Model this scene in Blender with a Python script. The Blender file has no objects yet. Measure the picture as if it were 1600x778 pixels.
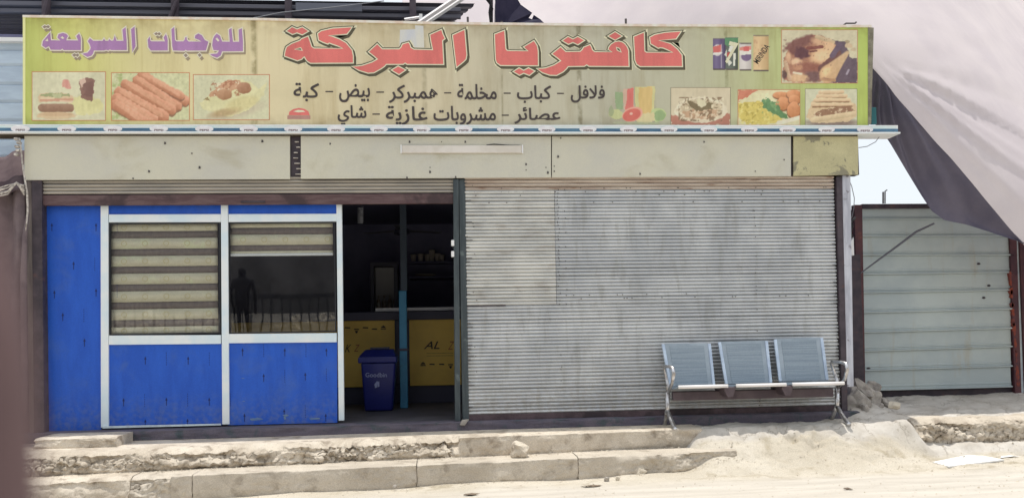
import bpy, bmesh, math, random, unicodedata
import numpy as np
from mathutils import Vector, Matrix, noise as mnoise
from mathutils.geometry import tessellate_polygon
random.seed(7); rng = np.random.default_rng(7)
SC = bpy.context.scene
COL = SC.collection
PI = math.pi

# ------------------------------------------------------------------ camera
F, YAW, PITCH, ROLL, DIST, CZ, SH = 1360., -5., 2., -1.03, 8.5, .84, 84.
CX = -DIST*math.tan(math.radians(-YAW))
RM = (Matrix.Rotation(math.radians(YAW), 3, 'Z') @ Matrix.Rotation(math.radians(90+PITCH), 3, 'X')
      @ Matrix.Rotation(math.radians(ROLL), 3, 'Z'))
CP = Vector((CX, -DIST, CZ))
cam = bpy.data.cameras.new('camera'); camo = bpy.data.objects.new('camera', cam); COL.objects.link(camo)
camo.matrix_world = Matrix.Translation(CP) @ RM.to_4x4()
cam.sensor_width = 36; cam.lens = 36*F/1600; cam.shift_y = SH/1600; cam.clip_start = .02; cam.clip_end = 2000
cam.dof.use_dof = True; cam.dof.focus_distance = 8.7; cam.dof.aperture_fstop = 2.1
SC.camera = camo

# ------------------------------------------------------------------ light
SUN_EL = math.radians(85.3); SUN_AZ = math.radians(8)      # high behind the shop
w = bpy.data.worlds.new('World'); SC.world = w; w.use_nodes = True
wn = w.node_tree; bg = wn.nodes['Background']
sk = wn.nodes.new('ShaderNodeTexSky'); sk.sky_type = 'NISHITA'; sk.sun_disc = False
sk.sun_elevation = SUN_EL; sk.sun_rotation = SUN_AZ; sk.air_density = 1.; sk.dust_density = 3.; sk.ozone_density = 1.
hz = wn.nodes.new('ShaderNodeMix'); hz.data_type = 'RGBA'; hz.inputs[0].default_value = .6      # dusty white summer haze over the sky
hz.inputs[7].default_value = (9.8, 10.1, 10.2, 1); wn.links.new(sk.outputs[0], hz.inputs[6]); wn.links.new(hz.outputs[2], bg.inputs[0]); bg.inputs[1].default_value = .13
sun = bpy.data.lights.new('sun', 'SUN'); suno = bpy.data.objects.new('sun', sun); COL.objects.link(suno)
sun.energy = 3.2; sun.angle = math.radians(.5); sun.color = (1, .96, .89)
sd = Vector((math.sin(SUN_AZ)*math.cos(SUN_EL), math.cos(SUN_AZ)*math.cos(SUN_EL), math.sin(SUN_EL)))
suno.rotation_euler = sd.to_track_quat('Z', 'Y').to_euler(); suno.location = (0, 10, 30)
SC.view_settings.view_transform = 'Standard'; SC.view_settings.look = 'None'
SC.view_settings.exposure = -.02; SC.view_settings.gamma = 1
try:
    SC.cycles.max_bounces = 8; SC.cycles.transparent_max_bounces = 12; SC.cycles.diffuse_bounces = 5
    SC.cycles.use_denoising = True
except Exception: pass

# ------------------------------------------------------------------ helpers
def ray(px, py): return RM @ Vector(((px-800)/F, (389+SH-py)/F, -1.))
def P(px, py, y=0.):                 # photo pixel on the upright plane at depth y
    d = ray(px, py); return CP + d*((y-CP.y)/d.y)
def Q(px, py, z=0.):                 # photo pixel on the level plane at height z
    d = ray(px, py); return CP + d*((z-CP.z)/d.z)
def X(px, py, y=0.): return P(px, py, y).x
def Z(px, py, y=0.): return P(px, py, y).z

def lin(c):
    c = np.asarray(c, float)/255.
    return np.where(c <= .04045, c/12.92, ((c+.055)/1.055)**2.4)
KEX = .74
def A(r, g, b, k=KEX): return tuple(float(min(.86, v/k)) for v in lin((r, g, b)))

def link(o, parent=None):
    COL.objects.link(o)
    if parent is not None: o.parent = parent
    return o
def thing(name, label, cat, loc=(0, 0, 0), group=None):
    o = bpy.data.objects.new(name, None); link(o); o.location = loc; o.empty_display_size = .1
    o['label'] = label; o['category'] = cat
    if group: o['group'] = group
    return o
def tag(o, label, cat, group=None):
    o['label'] = label; o['category'] = cat
    if group: o['group'] = group
    return o
def struct(o): o['kind'] = 'structure'; return o

class MB:
    def __init__(s): s.v = []; s.f = []
    def add(s, v, f):
        n = len(s.v); s.v += [tuple(p) for p in v]; s.f += [tuple(n+i for i in q) for q in f]; return s
    def box(s, x0, x1, y0, y1, z0, z1):
        x0, x1 = sorted((x0, x1)); y0, y1 = sorted((y0, y1)); z0, z1 = sorted((z0, z1))
        return s.add([(x0,y0,z0),(x1,y0,z0),(x1,y1,z0),(x0,y1,z0),(x0,y0,z1),(x1,y0,z1),(x1,y1,z1),(x0,y1,z1)],
                     [(0,3,2,1),(4,5,6,7),(0,1,5,4),(1,2,6,5),(2,3,7,6),(3,0,4,7)])
    def quadbox(s, c4, y0, y1):      # four (x,z) corners, counter-clockwise seen from the front, from y0 (front) to y1
        v = [(x, y0, z) for x, z in c4]+[(x, y1, z) for x, z in c4]
        n = len(c4)
        return s.add(v, [tuple(range(n)), tuple(range(2*n-1, n-1, -1))]+[(i, i+n, (i+1) % n+n, (i+1) % n) for i in range(n)])
    def tube(s, pts, r, n=8, cap=True):
        pts = [Vector(p) for p in pts]; rs = r if isinstance(r, (list, tuple)) else [r]*len(pts)
        rings = []; up = Vector((0, 0, 1)); prev = None
        for i, p in enumerate(pts):
            t = (pts[min(i+1, len(pts)-1)]-pts[max(i-1, 0)]).normalized()
            a = prev if prev is not None else (up if abs(t.z) < .9 else Vector((1, 0, 0)))
            a = (a-t*a.dot(t)).normalized(); b = t.cross(a); prev = a
            rings.append([p+(a*math.cos(2*PI*k/n)+b*math.sin(2*PI*k/n))*rs[i] for k in range(n)])
        v = [q for rg in rings for q in rg]; f = []
        for i in range(len(pts)-1):
            for k in range(n):
                f.append((i*n+k, i*n+(k+1) % n, (i+1)*n+(k+1) % n, (i+1)*n+k))
        if cap: f += [tuple(range(n-1, -1, -1)), tuple((len(pts)-1)*n+k for k in range(n))]
        return s.add(v, f)
    def lathe(s, c, prof, n=16):
        v = []; f = []
        for (r, z) in prof: v += [(c[0]+r*math.cos(2*PI*k/n), c[1]+r*math.sin(2*PI*k/n), c[2]+z) for k in range(n)]
        for i in range(len(prof)-1):
            for k in range(n): f.append((i*n+k, i*n+(k+1) % n, (i+1)*n+(k+1) % n, (i+1)*n+k))
        f += [tuple(range(n-1, -1, -1)), tuple((len(prof)-1)*n+k for k in range(n))]
        return s.add(v, f)
    def mesh(s, name, mat, smooth=False, bevel=0, seg=2):
        me = bpy.data.meshes.new(name); me.from_pydata(s.v, [], s.f); me.update()
        if bevel:
            bm = bmesh.new(); bm.from_mesh(me)
            bmesh.ops.recalc_face_normals(bm, faces=bm.faces)
            bmesh.ops.bevel(bm, geom=[e for e in bm.edges if len(e.link_faces) == 2 and e.calc_face_angle(0) > .5], offset=bevel, segments=seg, affect='EDGES', profile=.5)
            bm.to_mesh(me); bm.free()
        if mat: me.materials.append(mat)
        if smooth: me.polygons.foreach_set('use_smooth', [True]*len(me.polygons))
        return me
    def build(s, name, mat, parent=None, smooth=False, bevel=0, seg=2):
        return link(bpy.data.objects.new(name, s.mesh(name, mat, smooth, bevel, seg)), parent)

def grid_obj(name, pts, mat, parent=None, smooth=True, flip=False, mask=None):     # pts: (h,w,3)
    h, wd = pts.shape[:2]; me = bpy.data.meshes.new(name)
    i = np.arange(h*wd).reshape(h, wd)
    q = np.stack([i[:-1, :-1], i[:-1, 1:], i[1:, 1:], i[1:, :-1]], -1).reshape(-1, 4)
    if flip: q = q[:, ::-1]
    if mask is not None: q = q[mask.reshape(-1)]
    me.from_pydata(pts.reshape(-1, 3).tolist(), [], q.tolist()); me.update()
    if mat: me.materials.append(mat)
    if smooth: me.polygons.foreach_set('use_smooth', [True]*len(me.polygons))
    return link(bpy.data.objects.new(name, me), parent)

# ------------------------------------------------------------------ materials
def mat(name, c1, c2=None, rough=.8, metal=0., scale=6., mix=(.35, .65), bump=0., bscale=60., stretch=(1, 1, 1),
        stain=None, sscale=2., smix=(.5, .62), sstretch=(1, 1, 1), spec=.4, rnd=0., sfac=1., fine=.0):
    m = bpy.data.materials.new(name); m.use_nodes = True; nt = m.node_tree; N = nt.nodes; L = nt.links
    b = N['Principled BSDF']; b.inputs['Roughness'].default_value = rough; b.inputs['Metallic'].default_value = metal
    b.inputs['Specular IOR Level'].default_value = spec
    geo = N.new('ShaderNodeNewGeometry')
    def nz(sc, st, det=6, dist=0.):
        mp = N.new('ShaderNodeMapping'); mp.inputs['Scale'].default_value = st
        L.new(geo.outputs['Position'], mp.inputs[0])
        n = N.new('ShaderNodeTexNoise'); n.inputs['Scale'].default_value = sc; n.inputs['Detail'].default_value = det
        n.inputs['Roughness'].default_value = .62; n.inputs['Distortion'].default_value = dist
        L.new(mp.outputs[0], n.inputs['Vector']); return n.outputs['Fac']
    def rng_(sock, a, c):
        r = N.new('ShaderNodeMapRange'); r.inputs[1].default_value = a; r.inputs[2].default_value = c; r.interpolation_type = 'SMOOTHSTEP'
        L.new(sock, r.inputs[0]); return r.outputs[0]
    def mx(f, a, c, mode='MIX'):
        x = N.new('ShaderNodeMix'); x.data_type = 'RGBA'; x.blend_type = mode
        for s_, v in ((x.inputs[0], f), (x.inputs[6], a), (x.inputs[7], c)):
            if hasattr(v, 'is_linked'): L.new(v, s_)
            else: s_.default_value = v if not isinstance(v, tuple) else (*v[:3], 1)
        return x.outputs[2]
    col = (*c1, 1)
    out = None
    if c2 is not None:
        out = mx(rng_(nz(scale, stretch), *mix), tuple(c1), tuple(c2))
    if stain is not None:
        f = rng_(nz(sscale, sstretch, 8, .4), *smix)
        mu = N.new('ShaderNodeMath'); mu.operation = 'MULTIPLY'; mu.inputs[1].default_value = sfac; L.new(f, mu.inputs[0])
        out = mx(mu.outputs[0], out if out else tuple(c1), tuple(stain))
    if fine:
        f = rng_(nz(140, (1, 1, 1), 3), .3, .7)
        g = N.new('ShaderNodeMapRange'); g.inputs[3].default_value = 1-fine; g.inputs[4].default_value = 1+fine; L.new(f, g.inputs[0])
        cb = N.new('ShaderNodeCombineColor')
        for k in range(3): L.new(g.outputs[0], cb.inputs[k])
        out = mx(1., out if out else tuple(c1), cb.outputs[0], 'MULTIPLY')
    if rnd:
        oi = N.new('ShaderNodeObjectInfo'); g = N.new('ShaderNodeMapRange'); g.inputs[3].default_value = 1-rnd; g.inputs[4].default_value = 1+rnd
        L.new(oi.outputs['Random'], g.inputs[0])
        cb = N.new('ShaderNodeCombineColor')
        for k in range(3): L.new(g.outputs[0], cb.inputs[k])
        out = mx(1., out if out else tuple(c1), cb.outputs[0], 'MULTIPLY')
    if out: L.new(out, b.inputs['Base Color'])
    else: b.inputs['Base Color'].default_value = col
    if bump:
        bp = N.new('ShaderNodeBump'); bp.inputs['Strength'].default_value = 1; bp.inputs['Distance'].default_value = bump
        L.new(nz(bscale, (1, 1, 1), 5), bp.inputs['Height']); L.new(bp.outputs[0], b.inputs['Normal'])
    return m

M = {}
M['alu'] = mat('white_aluminium', A(205, 218, 228), A(188, 202, 214), rough=.38, scale=3, spec=.5)
M['alu_dirty'] = mat('white_aluminium_worn', A(196, 208, 216), A(170, 180, 188), rough=.45, scale=8, stain=A(120, 118, 110), sscale=9, smix=(.6, .72))
M['blue'] = mat('blue_film', (.012, .088, .50), (.016, .105, .56), rough=.5, scale=3.5, stain=(.07, .14, .40), sscale=3.4, smix=(.5, .75), sfac=.45, stretch=(3, 1, .6), spec=.4, fine=.07, bump=.008, bscale=1.7)
def dust_low(m, z0, z1, colr, fac):
    nt = m.node_tree; N = nt.nodes; L = nt.links; b = N['Principled BSDF']; src = b.inputs['Base Color'].links[0].from_socket
    g = N.new('ShaderNodeNewGeometry'); s = N.new('ShaderNodeSeparateXYZ'); L.new(g.outputs['Position'], s.inputs[0])
    n = N.new('ShaderNodeTexNoise'); n.inputs['Scale'].default_value = 24; n.inputs['Detail'].default_value = 8; L.new(g.outputs['Position'], n.inputs['Vector'])
    q = N.new('ShaderNodeMapRange'); q.inputs[1].default_value = z1; q.inputs[2].default_value = z0; L.new(s.outputs[2], q.inputs[0])
    a = N.new('ShaderNodeMapRange'); a.inputs[1].default_value = .4; a.inputs[2].default_value = .65; L.new(n.outputs['Fac'], a.inputs[0])
    mu = N.new('ShaderNodeMath'); mu.operation = 'MULTIPLY'; L.new(q.outputs[0], mu.inputs[0]); L.new(a.outputs[0], mu.inputs[1])
    m2 = N.new('ShaderNodeMath'); m2.operation = 'MULTIPLY'; m2.inputs[1].default_value = fac; L.new(mu.outputs[0], m2.inputs[0])
    x = N.new('ShaderNodeMix'); x.data_type = 'RGBA'; L.new(m2.outputs[0], x.inputs[0]); L.new(src, x.inputs[6]); x.inputs[7].default_value = (*colr, 1); L.new(x.outputs[2], b.inputs['Base Color'])
dust_low(M['blue'], .0, .35, (.16, .20, .30), .45)
M['arrow'] = mat('arrow_ink', (.008, .02, .12), rough=.6)
M['brown_rail'] = mat('brown_metal', A(74, 54, 56), A(92, 74, 74), rough=.6, scale=12, stretch=(.4, 1, 3), stain=A(58, 44, 46), fine=.12)
M['dark_rail'] = mat('dark_rusty_metal', A(62, 50, 54), A(80, 66, 70), rough=.65, scale=9, stain=A(46, 38, 42), fine=.12)
M['green_post'] = mat('green_black_steel', A(50, 58, 62), A(64, 72, 75), rough=.55, scale=7, stretch=(6, 1, .5), stain=A(90, 100, 100), sscale=12, smix=(.6, .75))
M['dark_post'] = mat('dark_steel', A(50, 44, 50), A(68, 60, 66), rough=.6, scale=9, stain=A(80, 60, 58), sscale=6, smix=(.58, .7))
M['fascia'] = mat('fascia_sheet', A(184, 181, 164), A(176, 174, 163), rough=.45, scale=1.3, stain=A(150, 142, 112), sscale=1.8, smix=(.52, .78), sstretch=(1, 1, 1.6), sfac=.55, fine=.045, bump=.010, bscale=1.5)
M['fascia_old'] = mat('fascia_stained', A(174, 168, 132), A(162, 156, 122), rough=.6, scale=3, stain=A(122, 118, 100), sscale=3.2, smix=(.56, .6), fine=.1)
M['roll_sunlit'] = mat('sunlit_white_roll', A(210, 206, 205), rough=.5, fine=.03)  # bench front edge whitened in its colour to look sunlit
M['slat'] = mat('galvanised_slat', A(184, 186, 187), A(164, 167, 170), rough=.38, metal=.28, scale=1.7, stretch=(1, 1, 1), stain=A(138, 138, 134), sscale=6, smix=(.48, .72), sstretch=(2.2, 1, .45), sfac=.45, rnd=.035, fine=.07, spec=.5)
M['tube_housing'] = mat('tube_housing', A(198, 193, 186), A(186, 180, 170), rough=.5)
M['slat_top'] = mat('slat_rusty', A(182, 172, 160), A(160, 146, 134), rough=.6, metal=.1, scale=2.5, stretch=(.6, 1, 4), stain=A(120, 92, 74), sscale=6, smix=(.54, .7), sstretch=(.5, 1, 4), rnd=.05, fine=.1)
M['slat_warm'] = mat('galvanised_slat_dusty', A(190, 190, 186), A(172, 173, 171), rough=.5, metal=.2, scale=2.5, stretch=(1, 1, 2), stain=A(140, 132, 122), sscale=6, smix=(.5, .74), sstretch=(.7, 1, 1.6), sfac=.5, rnd=.05, fine=.07)
M['rivet'] = mat('dark_rivet', A(70, 66, 66), rough=.6)
M['bench_steel'] = mat('bench_steel', A(148, 158, 166), A(132, 143, 152), rough=.4, metal=.35, scale=4, fine=.06)
M['bench_rim'] = mat('bench_rim', A(184, 196, 212), A(160, 173, 190), rough=.3, metal=.5, scale=6)
M['chrome'] = mat('worn_chrome', (.72, .72, .74), (.45, .43, .42), rough=.3, metal=.85, scale=18, stain=(.2, .17, .15), sscale=25, smix=(.55, .65))
M['bench_dark'] = mat('bench_beam', A(70, 60, 66), A(84, 74, 78), rough=.55, metal=.2)
M['siding'] = mat('pale_siding', A(176, 190, 204), A(160, 174, 190), rough=.5, metal=.1, scale=2, stretch=(1, 1, 4))
M['sheet_green'] = mat('grey_green_sheet', A(162, 171, 170), A(150, 160, 162), rough=.5, metal=.1, scale=1.6, stretch=(1, 1, 1.4), stain=A(152, 148, 134), sscale=2.2, smix=(.54, .72), sstretch=(3, 1, .5), sfac=.6, fine=.04, rnd=.03)
M['maroon'] = mat('maroon_steel', A(60, 38, 46), A(78, 46, 50), rough=.6, scale=6, stain=A(98, 56, 50), sscale=5, smix=(.6, .7), fine=.1)
M['black_steel'] = mat('blackish_steel', A(44, 38, 46), A(60, 50, 56), rough=.6, scale=8, stain=A(84, 60, 54), sscale=8, smix=(.6, .7))
M['roof_dark'] = mat('dark_roof_sheet', (.085, .09, .12), (.055, .058, .08), rough=.55, metal=.2, scale=3, stretch=(.4, 3, 1))
M['steel_purple'] = mat('dark_beam_paint', (.06, .045, .06), (.09, .07, .085), rough=.6, scale=7)
M['pink_frame'] = mat('pale_gable_frame', A(225, 205, 205), rough=.5)
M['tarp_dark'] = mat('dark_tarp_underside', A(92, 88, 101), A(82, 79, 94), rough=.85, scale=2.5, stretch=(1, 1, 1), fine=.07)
M['cloth_navy'] = mat('navy_shade_cloth', (.016, .014, .04), (.028, .024, .055), rough=.9, scale=5)
M['cover_brown'] = mat('brown_cover_cloth', A(72, 58, 62), A(92, 78, 80), rough=.9, scale=3, fine=.08)
M['cover_grey'] = mat('grey_cover_cloth', A(104, 92, 94), A(82, 72, 76), rough=.9, scale=4, fine=.08)
M['rope'] = mat('pale_rope', A(190, 184, 176), A(130, 124, 118), rough=.9, scale=30)
M['wire'] = mat('black_wire', (.02, .02, .022), rough=.6)
M['grey_wire'] = mat('grey_wire', A(120, 122, 128), rough=.6)
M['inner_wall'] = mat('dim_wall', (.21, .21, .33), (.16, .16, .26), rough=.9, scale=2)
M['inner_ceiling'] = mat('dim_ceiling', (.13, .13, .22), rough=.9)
M['counter_yellow'] = mat('yellow_counter', (.78, .52, .10), (.68, .44, .09), rough=.5, scale=3)
M['counter_print'] = mat('counter_print', (.03, .02, .012), rough=.6)
M['counter_red'] = mat('counter_print_red', (.35, .1, .04), rough=.6)
M['counter_dark'] = mat('counter_dark', (.05, .05, .085), rough=.5)
M['counter_edge'] = mat('counter_steel_edge', (.5, .5, .52), rough=.35, metal=.3)
M['column_blue'] = mat('column_blue', (.05, .25, .42), (.04, .2, .36), rough=.5, scale=5, stain=(.03, .09, .14), sscale=7, smix=(.6, .7))
M['bin_blue'] = mat('bin_blue', (.016, .022, .17), (.013, .018, .14), rough=.4, scale=4)
M['bin_print'] = mat('bin_print', (.26, .29, .5), rough=.5)
M['cup'] = mat('paper_cup', (.55, .5, .45), rough=.6)
M['bottle'] = mat('dim_bottle', (.25, .16, .1), (.4, .38, .35), rough=.2, scale=14)
M['blind'] = mat('blind_fabric', (.84,.77,.58), (.76,.69,.52), rough=.85, scale=9, stretch=(1, 1, 3), stain=A(222, 214, 178), sscale=5, smix=(.58, .7), fine=.05)
M['sheer'] = mat('blind_sheer', (.25,.2,.18), (.2,.16,.15), rough=.9, scale=12, stretch=(3, 1, 1), fine=.12)
M['blind_mark'] = mat('blind_pattern', A(188, 176, 132), rough=.9)
M['bar_white'] = mat('blind_bar', A(226, 226, 226), rough=.4)
M['gasket'] = mat('window_gasket', (.02, .022, .028), rough=.5)
M['stone'] = mat('grey_rubble', A(156, 150, 142), A(130, 124, 118), rough=.9, scale=9, bump=.004, bscale=30, fine=.12)
M['stone_pale'] = mat('pale_rubble', (.6, .54, .44), (.5, .44, .35), rough=.9, scale=9, bump=.004, bscale=30)
M['paper'] = mat('white_board', (.84, .84, .84), (.78, .78, .76), rough=.6, scale=6)
M['near_tube'] = mat('reddish_brown_tube', (.17, .105, .103), (.13, .08, .082), rough=.7, scale=14)
M['far_wall'] = mat('far_wall', (.20, .19, .19), (.12, .115, .115), rough=.9, scale=.6)
M['far_metal'] = mat('far_railing', (.05, .05, .055), rough=.6)

def concrete(name, c1, c2, dirt, sc=3., bump=.006):
    m = mat(name, c1, c2, rough=.95, scale=sc, stain=dirt, sscale=sc*2.6, smix=(.5, .68), bump=bump, bscale=38, spec=.15, fine=.14)
    return m
dust_low(M['slat'], .05, .6, (.42, .38, .32), .5)
M['conc'] = concrete('weathered_concrete', (.66, .59, .49), (.50, .435, .35), (.34, .285, .225))
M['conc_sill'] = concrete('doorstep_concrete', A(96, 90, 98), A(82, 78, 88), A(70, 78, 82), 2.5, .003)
M['conc_grey'] = concrete('smooth_grey_concrete', (.58, .52, .435), (.48, .425, .35), (.37, .32, .26), 2.)
# ground: dusty earth by the kerb, worn road beyond
def ground_mat():
    m = concrete('dusty_ground', (.58, .53, .445), (.50, .45, .365), (.40, .35, .265), 1.6, .005)
    nt = m.node_tree; N = nt.nodes; L = nt.links; b = N['Principled BSDF']
    src = b.inputs['Base Color'].links[0].from_socket
    g = N.new('ShaderNodeNewGeometry'); s = N.new('ShaderNodeSeparateXYZ'); L.new(g.outputs['Position'], s.inputs[0])
    n = N.new('ShaderNodeTexNoise'); n.inputs['Scale'].default_value = 1.3; L.new(g.outputs['Position'], n.inputs['Vector'])
    a = N.new('ShaderNodeMath'); a.operation = 'MULTIPLY_ADD'; a.inputs[1].default_value = .5; L.new(n.outputs['Fac'], a.inputs[0]); L.new(s.outputs[1], a.inputs[2])
    r = N.new('ShaderNodeMapRange'); r.inputs[1].default_value = -.95; r.inputs[2].default_value = -1.35; r.interpolation_type = 'SMOOTHSTEP'; L.new(a.outputs[0], r.inputs[0])
    mp = N.new('ShaderNodeMapping'); mp.inputs['Scale'].default_value = (.5, 4, 1); L.new(g.outputs['Position'], mp.inputs[0])
    n2 = N.new('ShaderNodeTexNoise'); n2.inputs['Scale'].default_value = 2.2; n2.inputs['Detail'].default_value = 7; L.new(mp.outputs[0], n2.inputs['Vector'])
    rd = N.new('ShaderNodeValToRGB'); rd.color_ramp.elements[0].position = .35; rd.color_ramp.elements[1].position = .7
    rd.color_ramp.elements[0].color = (.50, .46, .40, 1); rd.color_ramp.elements[1].color = (.61, .565, .495, 1); L.new(n2.outputs['Fac'], rd.inputs[0])
    x = N.new('ShaderNodeMix'); x.data_type = 'RGBA'; L.new(r.outputs[0], x.inputs[0]); L.new(src, x.inputs[6]); L.new(rd.outputs[0], x.inputs[7])
    # concrete skim on the platform and ramp
    r3 = N.new('ShaderNodeMapRange'); r3.inputs[1].default_value = -.42; r3.inputs[2].default_value = -.34; L.new(a.outputs[0], r3.inputs[0])
    n4 = N.new('ShaderNodeTexNoise'); n4.inputs['Scale'].default_value = 3.; n4.inputs['Detail'].default_value = 9; n4.inputs['Roughness'].default_value = .7; L.new(g.outputs['Position'], n4.inputs['Vector'])
    c4 = N.new('ShaderNodeValToRGB'); c4.color_ramp.elements[0].position = .35; c4.color_ramp.elements[1].position = .62
    c4.color_ramp.elements[0].color = (.44, .40, .345, 1); c4.color_ramp.elements[1].color = (.62, .585, .53, 1); L.new(n4.outputs['Fac'], c4.inputs[0])
    y4 = N.new('ShaderNodeMix'); y4.data_type = 'RGBA'; L.new(r3.outputs[0], y4.inputs[0]); L.new(x.outputs[2], y4.inputs[6]); L.new(c4.outputs[0], y4.inputs[7])
    # cracks and dark crumbs
    vo = N.new('ShaderNodeTexVoronoi'); vo.feature = 'DISTANCE_TO_EDGE'; vo.inputs['Scale'].default_value = 1.7; 
    ad = N.new('ShaderNodeVectorMath'); ad.operation = 'ADD'; L.new(g.outputs['Position'], ad.inputs[0])
    sc5 = N.new('ShaderNodeVectorMath'); sc5.operation = 'SCALE'; sc5.inputs['Scale'].default_value = .5; L.new(n4.outputs['Color'], sc5.inputs[0]); L.new(sc5.outputs[0], ad.inputs[1]); L.new(ad.outputs[0], vo.inputs['Vector'])
    r5 = N.new('ShaderNodeMapRange'); r5.inputs[1].default_value = .014; r5.inputs[2].default_value = .004; r5.inputs[4].default_value = .6; L.new(vo.outputs['Distance'], r5.inputs[0])
    m5 = N.new('ShaderNodeMath'); m5.operation = 'MULTIPLY'; L.new(r5.outputs[0], m5.inputs[0]); L.new(r3.outputs[0], m5.inputs[1])
    y5 = N.new('ShaderNodeMix'); y5.data_type = 'RGBA'; L.new(m5.outputs[0], y5.inputs[0]); L.new(y4.outputs[2], y5.inputs[6]); y5.inputs[7].default_value = (.2, .17, .13, 1)
    n6 = N.new('ShaderNodeTexNoise'); n6.inputs['Scale'].default_value = 26; n6.inputs['Detail'].default_value = 4; L.new(g.outputs['Position'], n6.inputs['Vector'])
    r6 = N.new('ShaderNodeMapRange'); r6.inputs[1].default_value = .64; r6.inputs[2].default_value = .74; r6.inputs[4].default_value = .5; L.new(n6.outputs['Fac'], r6.inputs[0])
    y6 = N.new('ShaderNodeMix'); y6.data_type = 'RGBA'; L.new(r6.outputs[0], y6.inputs[0]); L.new(y5.outputs[2], y6.inputs[6]); y6.inputs[7].default_value = (.30, .26, .20, 1)
    L.new(y6.outputs[2], b.inputs['Base Color']); return m
M['ground'] = ground_mat()

def glass_mat():
    m = bpy.data.materials.new('window_glass'); m.use_nodes = True; nt = m.node_tree; N = nt.nodes; L = nt.links
    N.remove(N['Principled BSDF']); o = N['Material Output']
    t = N.new('ShaderNodeBsdfTransparent'); t.inputs[0].default_value = (.95, .965, .965, 1)
    g = N.new('ShaderNodeBsdfGlossy'); g.inputs['Roughness'].default_value = .015
    geo = N.new('ShaderNodeNewGeometry'); n = N.new('ShaderNodeTexNoise'); n.inputs['Scale'].default_value = 1.4; L.new(geo.outputs['Position'], n.inputs['Vector'])
    bp = N.new('ShaderNodeBump'); bp.inputs['Distance'].default_value = .0018; L.new(n.outputs['Fac'], bp.inputs['Height']); L.new(bp.outputs[0], g.inputs['Normal'])
    lw = N.new('ShaderNodeLayerWeight'); lw.inputs[0].default_value = .5
    pw = N.new('ShaderNodeMath'); pw.operation = 'POWER'; pw.inputs[1].default_value = 5; L.new(lw.outputs['Facing'], pw.inputs[0])
    f = N.new('ShaderNodeMath'); f.operation = 'MULTIPLY_ADD'; f.inputs[1].default_value = .9; f.inputs[2].default_value = .11; L.new(pw.outputs[0], f.inputs[0])
    x = N.new('ShaderNodeMixShader'); L.new(f.outputs[0], x.inputs[0]); L.new(t.outputs[0], x.inputs[1]); L.new(g.outputs[0], x.inputs[2]); L.new(x.outputs[0], o.inputs[0])
    return m
M['glass'] = glass_mat()

def tarp_mat():
    m = mat('pale_tarp', A(196, 187, 188), A(186, 177, 180), rough=.75, scale=1.2, fine=.03, spec=.2)
    nt = m.node_tree; N = nt.nodes; L = nt.links; b = N['Principled BSDF']; o = N['Material Output']
    tr = N.new('ShaderNodeBsdfTranslucent'); tr.inputs[0].default_value = (.70, .66, .66, 1)
    x = N.new('ShaderNodeMixShader'); x.inputs[0].default_value = .25
    L.new(b.outputs[0], x.inputs[1]); L.new(tr.outputs[0], x.inputs[2]); L.new(x.outputs[0], o.inputs[0])
    return m
M['tarp'] = tarp_mat()

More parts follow.
